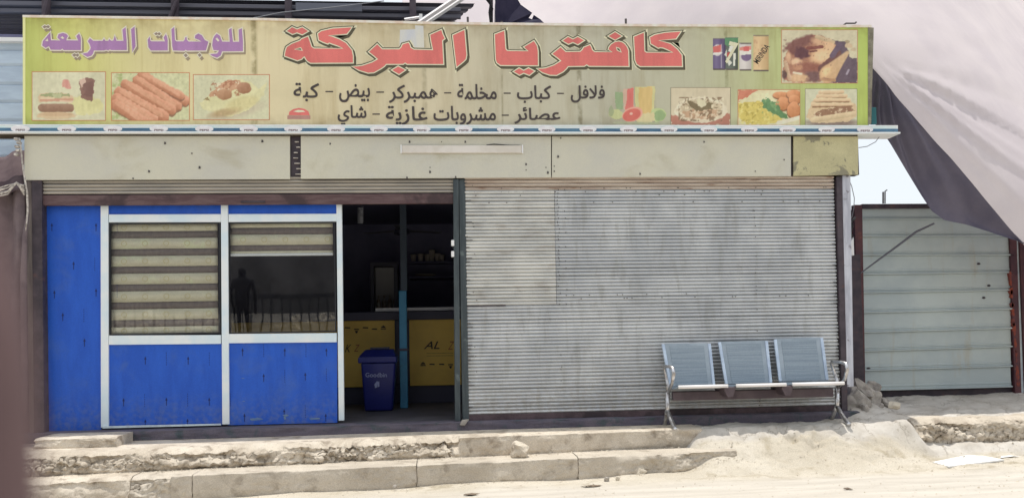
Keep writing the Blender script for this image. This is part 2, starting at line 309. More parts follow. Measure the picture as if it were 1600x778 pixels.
def banner_mat():
    m = bpy.data.materials.new('printed_banner'); m.use_nodes = True; nt = m.node_tree; N = nt.nodes; L = nt.links; b = N['Principled BSDF']
    b.inputs['Roughness'].default_value = .5; b.inputs['Specular IOR Level'].default_value = .3
    g = N.new('ShaderNodeNewGeometry'); s = N.new('ShaderNodeSeparateXYZ'); L.new(g.outputs['Position'], s.inputs[0])
    r = N.new('ShaderNodeMapRange'); r.inputs[1].default_value = X(38, 110, -.1); r.inputs[2].default_value = X(1360, 110, -.1); L.new(s.outputs[0], r.inputs[0])
    cr = N.new('ShaderNodeValToRGB'); e = cr.color_ramp.elements
    stops = [(0, (176, 184, 104)), (.05, (192, 192, 116)), (.13, (206, 196, 146)), (.27, (206, 194, 158)), (.45, (194, 184, 156)), (.55, (182, 176, 154)), (.66, (174, 171, 152)), (.78, (177, 175, 150)), (.85, (178, 180, 138)), (.93, (176, 187, 118)), (1, (172, 188, 100))]
    e[0].position = 0; e[0].color = (*A(*stops[0][1]), 1); e[1].position = 1; e[1].color = (*A(*stops[-1][1]), 1)
    for p, c in stops[1:-1]:
        k = e.new(p); k.color = (*A(*c), 1)
    L.new(r.outputs[0], cr.inputs[0])
    def stage(prev, sc, st, a, c, colr, fac):
        mp = N.new('ShaderNodeMapping'); mp.inputs['Scale'].default_value = st; L.new(g.outputs['Position'], mp.inputs[0])
        n = N.new('ShaderNodeTexNoise'); n.inputs['Scale'].default_value = sc; n.inputs['Detail'].default_value = 8; n.inputs['Roughness'].default_value = .65; L.new(mp.outputs[0], n.inputs['Vector'])
        q = N.new('ShaderNodeMapRange'); q.inputs[1].default_value = a; q.inputs[2].default_value = c; q.inputs[4].default_value = fac; L.new(n.outputs['Fac'], q.inputs[0])
        x = N.new('ShaderNodeMix'); x.data_type = 'RGBA'; x.blend_type = 'MULTIPLY'; L.new(q.outputs[0], x.inputs[0]); L.new(prev, x.inputs[6]); x.inputs[7].default_value = (*colr, 1); return x.outputs[2]
    c = stage(cr.outputs[0], 3.2, (1, 1, .18), .5, .72, (.72, .66, .55), .7)      # rain streaks
    c = stage(c, 1.2, (1, 1, 1), .45, .7, (.84, .84, .82), .7)
    c = stage(c, 22, (1, 1, .05), .52, .75, (.8, .74, .62), .5)
    # grime along the top and bottom edge
    for (z0, z1, st) in ((Z(700, 62, -.1), Z(700, 38, -.1), .5), (Z(700, 178, -.1), Z(700, 196, -.1), .45)):
        q = N.new('ShaderNodeMapRange'); q.inputs[1].default_value = z0; q.inputs[2].default_value = z1; q.inputs[4].default_value = st; L.new(s.outputs[2], q.inputs[0])
        n = N.new('ShaderNodeTexNoise'); n.inputs['Scale'].default_value = 9; L.new(g.outputs['Position'], n.inputs['Vector'])
        mu = N.new('ShaderNodeMath'); mu.operation = 'MULTIPLY'; L.new(q.outputs[0], mu.inputs[0])
        m2 = N.new('ShaderNodeMapRange'); m2.inputs[1].default_value = .3; m2.inputs[2].default_value = .65; L.new(n.outputs['Fac'], m2.inputs[0]); L.new(m2.outputs[0], mu.inputs[1])
        x = N.new('ShaderNodeMix'); x.data_type = 'RGBA'; x.blend_type = 'MULTIPLY'; L.new(mu.outputs[0], x.inputs[0]); L.new(c, x.inputs[6]); x.inputs[7].default_value = (.5, .42, .32, 1); c = x.outputs[2]
    # dark lines painted in for the seams and rib shadows showing through the cloth
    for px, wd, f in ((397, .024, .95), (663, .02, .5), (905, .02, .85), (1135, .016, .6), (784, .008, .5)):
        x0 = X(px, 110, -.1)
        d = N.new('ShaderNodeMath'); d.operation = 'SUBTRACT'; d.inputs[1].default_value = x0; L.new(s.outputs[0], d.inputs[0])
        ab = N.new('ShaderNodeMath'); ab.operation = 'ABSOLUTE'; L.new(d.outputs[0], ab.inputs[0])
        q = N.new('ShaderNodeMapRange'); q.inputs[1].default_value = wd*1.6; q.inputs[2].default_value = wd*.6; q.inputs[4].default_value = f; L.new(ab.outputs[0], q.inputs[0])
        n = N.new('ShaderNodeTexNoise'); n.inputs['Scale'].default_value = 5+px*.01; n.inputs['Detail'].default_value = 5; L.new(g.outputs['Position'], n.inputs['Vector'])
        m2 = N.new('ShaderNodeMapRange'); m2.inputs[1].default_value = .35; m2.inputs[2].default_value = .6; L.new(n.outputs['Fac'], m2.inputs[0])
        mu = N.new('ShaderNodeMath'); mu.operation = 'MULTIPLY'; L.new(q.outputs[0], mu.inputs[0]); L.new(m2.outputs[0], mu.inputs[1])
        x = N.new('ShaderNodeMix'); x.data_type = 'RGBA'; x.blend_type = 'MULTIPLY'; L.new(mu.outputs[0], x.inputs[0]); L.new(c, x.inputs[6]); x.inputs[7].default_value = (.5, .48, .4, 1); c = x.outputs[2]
    L.new(c, b.inputs['Base Color'])
    return m
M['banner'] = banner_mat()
def ink(name, c, streak=.25):
    return mat(name, A(*c), tuple(v*(1-streak*.5) for v in A(*c)), rough=.55, scale=2.5, stretch=(1, 1, .3), stain=tuple(v*(1-streak) for v in A(*c)), sscale=6, smix=(.5, .75), sstretch=(1, 1, .15), fine=.04)
M['ink_red'] = ink('ink_red', (212, 112, 106)); M['ink_cream'] = ink('ink_cream', (224, 208, 178), .15)
M['ink_dark'] = ink('ink_dark', (86, 80, 62)); M['ink_halo'] = ink('ink_halo', (206, 202, 172), .1)
M['ink_purple'] = ink('ink_purple', (162, 122, 166)); M['ink_pink'] = ink('ink_pink', (220, 202, 182), .1); M['ink_shadow'] = ink('ink_shadow', (148, 134, 112), .2)
M['ink_text'] = ink('ink_text', (72, 64, 62)); M['ink_frame'] = ink('ink_frame', (190, 112, 80)); M['ink_grey'] = ink('ink_grey', (140, 126, 112), .15)
M['ink_frame_dark'] = ink('ink_frame_dark', (112, 100, 84)); M['ink_black'] = ink('ink_black', (56, 52, 48))
M['patch_glue'] = mat('pale_patch', A(182, 184, 188), A(196, 194, 182), rough=.6, scale=4, stretch=(2, 1, .6), fine=.05)

def print_mat():
    m = bpy.data.materials.new('printed_picture'); m.use_nodes = True; nt = m.node_tree; N = nt.nodes; L = nt.links; b = N['Principled BSDF']
    b.inputs['Roughness'].default_value = .5; b.inputs['Specular IOR Level'].default_value = .3
    a = N.new('ShaderNodeAttribute'); a.attribute_name = 'print'; L.new(a.outputs['Color'], b.inputs['Base Color']); return m
M['print'] = print_mat()
M['canopy_white'] = mat('canopy_white', A(212, 218, 214), A(196, 204, 204), rough=.4, scale=5, stretch=(.6, 1, 3), fine=.05)
M['canopy_cyan'] = mat('canopy_pale_cyan', A(208, 226, 228), A(188, 212, 218), rough=.4, scale=4)
M['canopy_blue'] = mat('canopy_blue', A(62, 92, 118), A(82, 116, 138), rough=.45, scale=4, stretch=(1, 1, 3), fine=.08)
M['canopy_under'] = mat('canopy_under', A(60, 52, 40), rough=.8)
M['badge'] = mat('badge_white', A(222, 218, 218), A(204, 200, 202), rough=.4, scale=20)
M['badge_ink'] = mat('badge_ink', A(104, 84, 88), rough=.6)

# ------------------------------------------------------------------ ground
def gz(x): return -.462+.010*(max(-4, min(5, x))+3)
def sst(a, b, v):
    t = max(0., min(1., (v-a)/(b-a))); return t*t*(3-2*t)
def H(x, y):
    g = gz(x)
    n = mnoise.noise(Vector((x*1.1, y*2, 0)))*.02+mnoise.noise(Vector((x*5, y*9, 3)))*.006
    if y < -1.4: n *= .5
    if y > 1.5: return .09
    md_ = .065*math.exp(-((x-3.56)/.28)**2-((y-.12)/.34)**2)*(1+.6*mnoise.noise(Vector((x*6, y*6, 1))))
    # concrete ramp from the platform to the road between the bench and the gate
    top = -.085+.01*mnoise.noise(Vector((x*2, y*2, 5)))
    if x > 3.0: top += sst(3.0, 3.7, x)*(.06+.09*max(-.7, min(1., y)))
    wob = mnoise.noise(Vector((x*1.7, 9, 1)))*.09
    r1 = -.50+wob*.7+.04*mnoise.noise(Vector((x*9, 2, 7))); r2 = -1.22+wob
    t = max(0., min(1., (y-r2)/(r1-r2)))
    ramp = g+(top-g)*(t**1.35)
    n2 = mnoise.noise(Vector((x*4, y*6, 0)))*.022+mnoise.noise(Vector((x*13, y*17, 4)))*.010+mnoise.noise(Vector((x*31, y*31, 4)))*.005
    for (hx, hy, hr, hd) in ((2.55, -.62, .22, 1.), (2.75, -.72, .16, .8), (2.2, -.95, .25, .5), (3.25, -.8, .3, .5)):
        q_ = math.exp(-((x-hx)/hr)**2-((y-hy)/(hr*.6))**2); n2 += q_*hd*(.07*mnoise.noise(Vector((x*9, y*13, 6)))+.05*mnoise.noise(Vector((x*24, y*24, 6)))-.02)
    cr_ = abs(mnoise.noise(Vector((x*1.9, y*2.6, 11)))); n2 -= .028*max(0, 1-cr_/.035)*(1 if y > -1.1 else 0)
    # far right: broken slab edge with a hollow under it
    e = -.30
    lo = -.29 if y > e-.22 else -.29+(g+.29)*sst(e-.22, e-.5, y)
    lo += .03*mnoise.noise(Vector((x*5, y*5, 2)))+.018*mnoise.noise(Vector((x*14, y*14, 8)))
    slab = top-.02 if y > e+.02 else lo
    k = sst(3.72, 3.98, x+.12*mnoise.noise(Vector((y*5, x*3, 2))))
    hgt = ramp*(1-k)+slab*k+n2*(1 if y > r2 else .3)
    m = sst(1.35, 1.75, x+.1*mnoise.noise(Vector((0, y*4, 0))))
    base = g if y < -.2 else g-.0
    z_ = base*(1-m)+hgt*m+n*(1 if y < -.9 else .4)+md_
    bq = math.exp(-(((x-4.0)/.5)**4)-(((y+.86)/.28)**4)); return z_*(1-bq)+min(z_, -.405)*bq
def axis(a, b, st, lo, hi):
    v = list(np.arange(a, b+1e-6, st)); s = st
    l = [v[0]];
    while l[-1] > lo: s *= 1.5; l.append(l[-1]-s)
    s = st; r = [v[-1]]
    while r[-1] < hi: s *= 1.5; r.append(r[-1]+s)
    return np.array(l[:0:-1]+v+r[1:])
xs = axis(-5.6, 6.4, .026, -220, 220); ys = axis(-2.6, 1.3, .022, -220, 220)
G = np.zeros((len(ys), len(xs), 3))
for j, y in enumerate(ys):
    for i, x in enumerate(xs):
        z = H(x, y)
        if abs(x) > 12 or abs(y) > 12: z = -.42
        elif y > 1.3 or x < -5.6: z = -.44 if x < 1.7 else z
        G[j, i] = (x, y, z)
struct(grid_obj('ground', G, M['ground'])); 

# ------------------------------------------------------------------ concrete steps
def resample(prof, st):
    out = [Vector(prof[0])]
    for a, b in zip(prof[:-1], prof[1:]):
        a = Vector(a); b = Vector(b); n = max(1, int((b-a).length/st))
        out += [a.lerp(b, k/n) for k in range(1, n+1)]
    return out
def strip(name, x0, x1, yf, ztop, zbot, yback, m, bite, rough, parent=None, st=.010, seed=0, round_=.012):
    """a kerb-like slab; yf(x), ztop(x), zbot(x): front edge and heights; bite(x): how deep the arris is broken off; rough: face roughness"""
    n = max(8, int((x1-x0)/st)); nx = np.linspace(x0, x1, n+1)
    prof = []
    nt_, nf = 16, 26
    rows = nt_+nf+1; pts = np.zeros((n+1, rows, 3))
    for i, x in enumerate(nx):
        y0 = yf(x); zt = ztop(x); zb = zbot(x); B = bite(x); h = zt-zb; R = rough(x) if callable(rough) else rough
        for j in range(rows):
            if j <= nt_:
                t = j/nt_; t = 1-(1-t)**1.6; y0e = y0+B*1.15*(.75+.9*mnoise.noise(Vector((x*4, 0, seed)))); y = yback+(y0e-yback)*t; z = zt; d = abs(y-y0e); edge = max(0, 1-d/(B*1.3+.015)); ff = edge*.7
                z -= B*.55*edge**1.5
            else:
                t = (j-nt_)/nf; z = zt-h*t; edge = max(0, 1-(h*t)/(B*1.2+.02)); ff = .35+.9*max(0., min(1., mnoise.noise(Vector((x*1.6, t*1.5, seed+5)))*1.6+.55))
                und = math.exp(-((t-.86)/.13)**2)
                y = y0+.010*t+B*1.15*max(0., 1-t/.72)**.8*(.75+.9*mnoise.noise(Vector((x*4, t*2.2, seed))))+B*.55*und*(.6+mnoise.noise(Vector((x*3.1, 7, seed))))
                z = z-B*.5*edge
                if B < .01: y += round_*max(0, 1-(h*t)/.015)
            v = Vector((x*7.5, z*11+y*5, seed+3.))
            a = mnoise.fractal(v, 1., 2., 5); b_ = mnoise.noise(v*4.3)
            c_ = mnoise.noise(Vector((x*26, z*34, seed)))
            amp = R*ff*(1 if j < rows-1 else .2)*(1 if j > nt_ else .5)
            a += .22*(1 if c_ > .16 else 0)
            pts[i, j] = (x+amp*.5*b_, y+amp*(a*.7+abs(b_)*.5), z+amp*.45*mnoise.noise(v*3+Vector((9, 1, 2)))*(1 if j > 1 else 0))
    o = grid_obj(name, pts, m, parent, smooth=True, flip=True)
    # close the ends with caps
    me = o.data; bm = bmesh.new(); bm.from_mesh(me); bm.verts.ensure_lookup_table()
    for i in (0, n):
        ring = [bm.verts[i*rows+j] for j in range(rows)]
        e1 = bm.verts.new((nx[i], yback, zbot(nx[i]))); bm.verts.ensure_lookup_table()
        try: bm.faces.new(ring+[e1])
        except ValueError: pass
    bmesh.ops.recalc_face_normals(bm, faces=bm.faces); bm.to_mesh(me); bm.free()
    return o
def nb(x, k, s): return mnoise.noise(Vector((x*k, s, s*2.)))
tread1 = lambda x: -.088+.012*sst(-3, 0, x)
y1 = lambda x: -.97+.085*(x+3.6)+.012*nb(x, 3, 1)
y2 = lambda x: -1.27+.075*(x+3.6)+.010*nb(x, 2, 5)
z2 = lambda x: -.262+.004*(x+3)+.006*nb(x, 2, 9)
def bite1(x):
    b = .085+.06*nb(x, 2.3, 4)+.04*nb(x, 7, 2)
    if -.55 < x < 0.02: b = .012
    if x > 0.02: b = .02+.015*nb(x, 9, 3)
    if x < -3.5: b *= .8
    return max(.006, b)
r1_ = lambda x: .085 if x < -.6 else (.016 if x < .02 else .013)
struct(strip('step', -4.75, 1.72, y1, tread1, lambda x: z2(x)-.03, .0, M['conc'], bite1, r1_, seed=1))
low = thing('kerb_stone_row', 'lower concrete kerb of jointed blocks along the dusty ground', 'kerb', (0, -1.1, -.45))
joints = [-4.75, X(203, 750, -1.2), X(300, 750, -1.2), X(651, 740, -1.1), X(905, 730, -1.0), 1.93]
def lower_bite(x):
    b = .010+.022*max(0, nb(x, 3, 7))
    if X(820, 735, -1.)+.0 > x > X(770, 735, -1.): b += .012
    if X(1085, 730, -1.) > x > X(965, 730, -1.): b += .03*(.6+nb(x, 12, 1))
    if x < -2.9: b += .035
    return max(.006, b)
for k, (a, b) in enumerate(zip(joints[:-1], joints[1:])):
    o = strip('kerb_stone', a+.003, b-.003, y2, lambda x, k=k: z2(x)-.002*(k % 2), lambda x: gz(x)-.04, -.6, M['conc_grey'] if k >= 1 else M['conc'], lower_bite,
          lambda x: .05 if x < -2.9 else (.034 if .95 < x < 1.7 else .013), low, seed=11+k)
    o.location = (0, 1.1, .45); 
slab_m = strip('broken_slab', 3.86, 7.5, lambda x: -.50+.05*nb(x, 2.2, 1), lambda x: -.062+.008*nb(x, 3, 1), lambda x: -.31, -.12, M['conc'], lambda x: .06+.10*max(0, nb(x, 2.2, 2)+.2), .07, seed=61, st=.009); struct(slab_m)
# tapering end where the ramp buries the steps is the ramp itself
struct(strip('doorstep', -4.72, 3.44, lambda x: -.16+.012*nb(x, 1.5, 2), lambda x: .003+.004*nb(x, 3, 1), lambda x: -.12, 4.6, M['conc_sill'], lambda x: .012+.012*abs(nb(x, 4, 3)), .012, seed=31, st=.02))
# broken block at the left end of the upper step
bl = strip('concrete_block', X(38, 690, -.75), X(181, 690, -.6), lambda x: -.60+.02*nb(x, 4, 2), lambda x: .0+.006*nb(x, 5, 2), lambda x: -.11, -.17, M['conc'], lambda x: .02+.02*abs(nb(x, 7, 3)), .024, seed=41, st=.01)
tag(bl, 'short broken concrete slab left of the doorstep, lit along its top', 'concrete slab')

# smear of smooth concrete and hollow patch between steps
rub = MB()
def crumb(c, r_):
    a = [Vector((random.uniform(-1, 1), random.uniform(-1, 1), random.uniform(.2, 1))).normalized()*r_*random.uniform(.7, 1.2) for _ in range(3)]
    p0 = c+Vector((r_, 0, 0)); p1 = c+Vector((-r_*.6, r_*.8, 0)); p2 = c+Vector((-r_*.5, -r_*.9, 0)); t_ = c+Vector((random.uniform(-.4, .4)*r_, random.uniform(-.4, .4)*r_, r_*random.uniform(.5, 1.1)))
    rub.add([p0, p1, p2, t_], [(0, 1, 3), (1, 2, 3), (2, 0, 3)])
for k in range(2600):
    u = random.random()
    if u < .30:                     # dirt by the ramp
        x_ = random.uniform(1.5, 5.4); y_ = random.uniform(-1.35, -.55)+random.gauss(0, .1); z_ = H(x_, y_)
    elif u < .52:                   # foot of the lower kerb
        x_ = random.uniform(-4.5, 2.0); y_ = y2(x_)-abs(random.gauss(0, .05))-.01; z_ = H(x_, y_)
    elif u < .80:                   # on the lower tread, fallen from the riser
        x_ = random.uniform(-4.6, 1.5); y_ = y1(x_)-abs(random.gauss(0, .06))+.02; z_ = z2(x_)
    else:
        x_ = random.uniform(-5, 5.2); y_ = random.uniform(-2.4, -1.2); z_ = H(x_, y_)
    crumb(Vector((x_, y_, z_-.001)), random.uniform(.003, .011)*(1.6 if random.random() < .06 else 1))
rb_ = rub.build('concrete_crumbs', M['stone_pale'], None); rb_['kind'] = 'stuff'; rb_['label'] = 'crumbs of broken concrete and grit over the steps and the road'; rb_['category'] = 'grit'

# ------------------------------------------------------------------ building
bld = thing('cafeteria_building', 'one storey cafeteria with roller shutters and cream fascia under a long sign', 'building', (0, 2, 0))
def bpart(name, mb, m, bevel=0, smooth=False):
    o = mb.build(name, m, bld, bevel=bevel, smooth=smooth); o.matrix_parent_inverse = Matrix.Translation((0, -2, 0)); return o
FY = -.08     # fascia face
XL, XR = X(40, 250, 0), X(1330, 400, 0)
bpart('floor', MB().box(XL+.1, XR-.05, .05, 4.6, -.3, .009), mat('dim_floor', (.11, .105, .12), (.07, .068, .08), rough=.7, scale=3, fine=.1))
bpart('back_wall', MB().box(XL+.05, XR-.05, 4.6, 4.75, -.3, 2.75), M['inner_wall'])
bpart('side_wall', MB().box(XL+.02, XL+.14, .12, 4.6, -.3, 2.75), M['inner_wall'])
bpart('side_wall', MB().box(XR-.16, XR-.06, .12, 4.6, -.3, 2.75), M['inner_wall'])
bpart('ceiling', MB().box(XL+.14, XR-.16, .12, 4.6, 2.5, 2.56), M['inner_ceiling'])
bpart('roof', MB().box(XL-.0, XR+.02, .10, 4.8, 2.76, 2.9), M['roof_dark'])
bpart('lintel', MB().box(XL+.16, XR-.1, .06, .115, 2.32, 2.755), M['dark_post'])
# fascia panels
def panel(px0, px1, pyt, pyb0, pyb1, m, y=FY, th=.02):
    c = [(X(px0, pyb0, y), Z(px0, pyb0, y)), (X(px1, pyb1, y), Z(px1, pyb1, y)), (X(px1, pyt, y), Z(px1, pyt, y)), (X(px0, pyt, y), Z(px0, pyt, y))]
    return bpart('fascia_panel', MB().quadbox(c, y, y+th), m, bevel=.002)
panel(38, 453, 212, 281.5, 280, M['fascia'])
panel(470, 861, 212, 279.5, 277.5, M['fascia'], FY-.003)
panel(862.5, 1236, 212, 277.5, 275.5, M['fascia'])
panel(1240, 1341, 213, 275, 273, M['fascia_old'], FY-.004)
bpart('fascia_backing', MB().box(X(42, 250, 0), X(1338, 250, 0), FY+.03, .055, Z(700, 276, 0), Z(700, 206, 0)), M['dark_post'])
bpart('fascia_end', MB().box(X(1336, 250, FY), X(1341, 250, FY), FY+.02, .3, Z(1340, 272, FY)+.01, Z(1340, 214, FY)), M['fascia'])
# bolts and scraps in the gap between the first two panels
g = MB()
for k in range(7):
    z = Z(460, 222+k*8.4, FY); x = X(457+random.random()*6, 240, FY); g.box(x, x+.03+.03*random.random(), FY+.01, FY+.03, z, z+.008)
bpart('gap_scrap', g, M['rope'])
# dark screw holes and nicks on the fascia
g = MB()
for (px, py) in ((258, 224), (312, 262), (300, 240), (233, 268), (410, 221), (672, 262), (672, 269), (822, 257), (822, 266), (853, 262), (856, 270), (876, 216), (516, 225), (640, 222), (690, 222), (727, 222), (872, 245), (636, 278), (712, 277), (208, 279), (1000, 272), (1100, 222), (1180, 268), (1225, 250), (866, 260), (866, 268)):
    x, z = X(px, py, FY), Z(px, py, FY); s = .004+.006*random.random(); g.quadbox([(x-s, z-s*1.3), (x+s, z-s), (x+s*.8, z+s), (x-s*.7, z+s*1.5)], FY-.006, FY-.002)
bpart('screw_hole', g, M['rivet'])['kind'] = 'stuff'
# posts
def post(px0, px1, pt, pb, m, y0=-.07, y1=.05, name='post', lean=0):
    c = [(X(px0+lean, pb, y0), Z(px0, pb, y0)), (X(px1+lean, pb, y0), Z(px1, pb, y0)), (X(px1, pt, y0), Z(px1, pt, y0)), (X(px0, pt, y0), Z(px0, pt, y0))]
    return bpart(name, MB().quadbox(c, y0, y1), m, bevel=.004)
post(49, 65, 282, 676, M['dark_post'], lean=4)
post(40, 49, 282, 676, mat('weathered_grey_post', A(112, 104, 100), A(92, 84, 82), rough=.8, scale=6, stretch=(4, 1, .4), fine=.08), -.05, .09, lean=6)
post(708, 716.5, 280, 658, M['green_post'], -.065, .05, lean=3)
post(716.5, 727, 280, 658, M['green_post'], -.045, .07, lean=6)
post(1307, 1316, 276, 648, M['dark_post'], -.065, .06, lean=9)
post(1316, 1329, 274, 604, mat('white_pipe_post', A(176, 178, 186), A(150, 152, 162), rough=.6, scale=7, stretch=(3, 1, .5), stain=A(104, 98, 104), sscale=10, smix=(.6, .7)), -.055, .07, lean=5)

# ------------------------------------------------------------------ roller shutters
PITCH_ = .0352
def slat_mesh(name, x0, x1, m, holes=False):
    n = 9; prof = []
    for k in range(n+1):
        t = k/n; z = t*PITCH_; y = -.012*math.sin(PI*min(1, t*1.3))**.7 if t*1.3 < 1 else (.012 if t < .99 else .0)
        prof.append((y, z))
    mb = MB(); v = []; xs_ = np.linspace(x0, x1, 13)
    for x in xs_: v += [(x, y, z) for y, z in prof]
    f = []
    for i in range(12):
        for k in range(n): a = i*(n+1)+k; f.append((a, a+n+1, a+n+2, a+1))
    mb.add(v, f); me = mb.mesh(name, m, True)
    return me
sh_y = -.028
rs = thing('roller_shutter', 'closed galvanised roller shutter behind the steel bench', 'roller shutter', (X(1020, 640), sh_y, .08))
x0, x1, xm = X(729, 480, sh_y), X(1308, 480, sh_y), X(868, 400, sh_y)
zb, zt = Z(1020, 640, sh_y), Z(1020, 281, sh_y)+.03
zseam = Z(1000, 474, sh_y); o0 = rs.location
me_l = slat_mesh('slat', x0-o0.x, xm-.002-o0.x, M['slat_warm']); me_r = slat_mesh('slat', xm+.002-o0.x, x1-o0.x, M['slat'])
me_f = slat_mesh('slat', x0-o0.x, x1-o0.x, M['slat']); me_t = slat_mesh('slat', x0-o0.x, x1-o0.x, M['slat_top'])
def put(me, parent, dx, dy, z, tilt=0):
    o = bpy.data.objects.new('slat', me); link(o, parent); o.location = (dx, dy, z); o.rotation_euler = (tilt, random.gauss(0, .0004), 0); return o
z = zb; nrow = 0
while z < zt:
    dy = random.gauss(0, .0020); tl = random.gauss(0, .10)
    if z < zseam: put(me_f, rs, random.gauss(0, .003), dy+.004, z-o0.z, tl)
    elif z > Z(1000, 300, sh_y): put(me_t, rs, 0, dy-.004, z-o0.z, tl)
    else:
        put(me_l, rs, 0, dy-.004, z-o0.z, tl); put(me_r, rs, 0, random.gauss(0, .0013)+.001, z-o0.z, random.gauss(0, .07))
    z += PITCH_; nrow += 1
def at0(o, par):
    o.matrix_parent_inverse = Matrix.Translation(-Vector(par.location)); return o
at0(MB().box(x0, x1, sh_y-.012, sh_y+.03, Z(1020, 657, sh_y), zb-.002).build('bottom_rail', M['dark_rail'], rs, bevel=.004), rs)
at0(MB().box(x0, x1, sh_y-.022, sh_y-.013, Z(1020, 650, sh_y), Z(1020, 652, sh_y)).build('rail_lip', M['brown_rail'], rs), rs)
rv = MB()
for px in (873, 884):
    z = zseam
    while z < Z(870, 295, sh_y):
        if random.random() < .75:
            x = X(px, 400, sh_y)+random.gauss(0, .004); rv.box(x-.004, x+.004, sh_y-.019, sh_y-.011, z, z+.009)
        z += PITCH_*(1 if px == 873 else 2)
for k in range(60):
    px = random.uniform(735, 1300); rowz = zb+PITCH_*random.choice([31, 32, 58, 60, 61, 62]); x = X(px, 400, sh_y); rv.box(x-.005, x+.006, sh_y-.018, sh_y-.010, rowz+.01, rowz+.019)
for k in range(40):
    px = random.choice([1180, 1180, 873, 740]); z = random.uniform(zb, zt-.05); x = X(px, 400, sh_y)+random.gauss(0, .006); rv.box(x-.003, x+.004, sh_y-.018, sh_y-.010, z, z+.009)
at0(rv.build('rivet', M['rivet'], rs), rs)['kind'] = 'stuff'
# wear strip along the left edge of the shutter
wr = MB(); z = zb
while z < zt-.03:
    if random.random() < .5: wr.box(x0-.004, x0+random.uniform(.01, .07), sh_y-.018, sh_y-.013, z+.001, z+.006)
    if random.random() < .3: wr.box(x1-random.uniform(.01, .05), x1, sh_y-.018, sh_y-.013, z+.001, z+.006)
    z += PITCH_
at0(wr.build('edge_wear', M['rivet'], rs), rs)['kind'] = 'stuff'
# seam strip
at0(MB().box(x0, X(790, 477, sh_y), sh_y-.017, sh_y-.012, zseam-.004, zseam+.004).build('seam_strip', M['dark_rail'], rs), rs)

ls = thing('roller_shutter', 'raised roller shutter showing only its last slats and brown rail over the blue panels', 'roller shutter', (X(390, 300), sh_y, 2.2))
lx0, lx1 = X(66, 295, sh_y), X(708, 295, sh_y)
me_u = slat_mesh('slat', lx0-ls.location.x, lx1-ls.location.x, mat('slat_shade_tone', A(158, 152, 142), A(140, 136, 130), rough=.5, metal=.2, scale=3, stretch=(.5, 1, 3), rnd=.05))  # slat colour darkened for the shade under the fascia
for k in range(5): put(me_u, ls, 0, random.gauss(0, .001), Z(390, 302.5, sh_y)+k*PITCH_*.98-ls.location.z)
br = MB(); br.box(lx0, lx1, sh_y-.016, sh_y+.03, Z(390, 320, sh_y), Z(390, 304, sh_y)-.001)
at0(br.build('bottom_rail', M['brown_rail'], ls, bevel=.004), ls)
at0(MB().box(X(377, 319, sh_y), X(415, 319, sh_y), sh_y-.026, sh_y-.017, Z(390, 317.5, sh_y), Z(390, 314.5, sh_y)).build('handle', M['dark_post'], ls, bevel=.002), ls)

# ------------------------------------------------------------------ aluminium and blue shopfront
sf = thing('shopfront_partition', 'blue panelled shopfront with white aluminium frame and two windows', 'shopfront', (X(345, 665), .02, 0))
def sp(name, px0, px1, py0, py1, y0, y1, m, bevel=0, pyr=None):
    py0r, py1r = (py0, py1) if pyr is None else pyr
    c = [(X(px0, py1, y0), Z(px0, py1, y0)), (X(px1, py1r, y0), Z(px1, py1r, y0)), (X(px1, py0r, y0), Z(px1, py0r, y0)), (X(px0, py0, y0), Z(px0, py0, y0))]
    return at0(MB().quadbox(c, y0, y1).build(name, m, sf, bevel=bevel), sf)
PY0 = .012
def vpost(px, wd, pt, pb):
    y0 = PY0; x = X(px, pt, y0); x_ = X(px+wd, pt, y0)
    return at0(MB().box(x, x_, y0, y0+.05, Z(px, pb, y0), Z(px, pt, y0)+.02).build('post', M['alu'], sf, bevel=.003), sf)
vpost(157, 12, 322, 668); vpost(345, 11, 321, 663); vpost(525.5, 8.5, 320, 657)
def rail(px0, px1, pa, pb, pra, prb):
    sp('rail', px0, px1, pa, pb, PY0+.003, PY0+.048, M['alu'], .003, (pra, prb))
rail(170, 345, 335, 347.5, 334.5, 347); rail(357, 526, 334.5, 347, 334, 346)
rail(170, 345, 524, 538.5, 523, 537); rail(357, 526, 521.5, 536, 520, 534.5)
sp('rail', 160, 345, 665.5, 669, PY0-.02, PY0-.001, M['alu_dirty'], 0, (661.5, 664))
def bluep(px0, px1, pt, pb, ptr, pbr): sp('blue_panel', px0, px1, pt, pb, PY0+.02, PY0+.035, M['blue'], 0, (ptr, pbr))
bluep(66, 158, 322, 674, 322, 671); bluep(169, 347, 321, 337, 320, 336.5); bluep(356, 527, 320, 336, 319, 335.5)
bluep(169, 347, 537, 668, 536, 664); bluep(356, 527, 534, 664, 533, 660)
# window: gasket frame, pane
def window(px0, px1, pt, pb):
    y0 = PY0+.012
    fx0, fx1, fz0, fz1 = X(px0, pb, y0), X(px1, pb, y0), Z(px0, pb, y0), Z(px0, pt, y0)
    f = MB(); t = .011
    f.box(fx0, fx0+t, y0, y0+.03, fz0, fz1); f.box(fx1-t, fx1, y0, y0+.03, fz0, fz1)
    f.box(fx0+t, fx1-t, y0, y0+.03, fz0, fz0+t); f.box(fx0+t, fx1-t, y0, y0+.03, fz1-t, fz1)
    wo = at0(f.build('window', M['gasket'], sf), sf)
    MB().box(fx0+t, fx1-t, y0+.012, y0+.016, fz0+t, fz1-t).build('pane', M['glass'], wo)
    return y0
window(170.5, 345, 348.5, 523.5); window(357.5, 525.5, 347.5, 521)
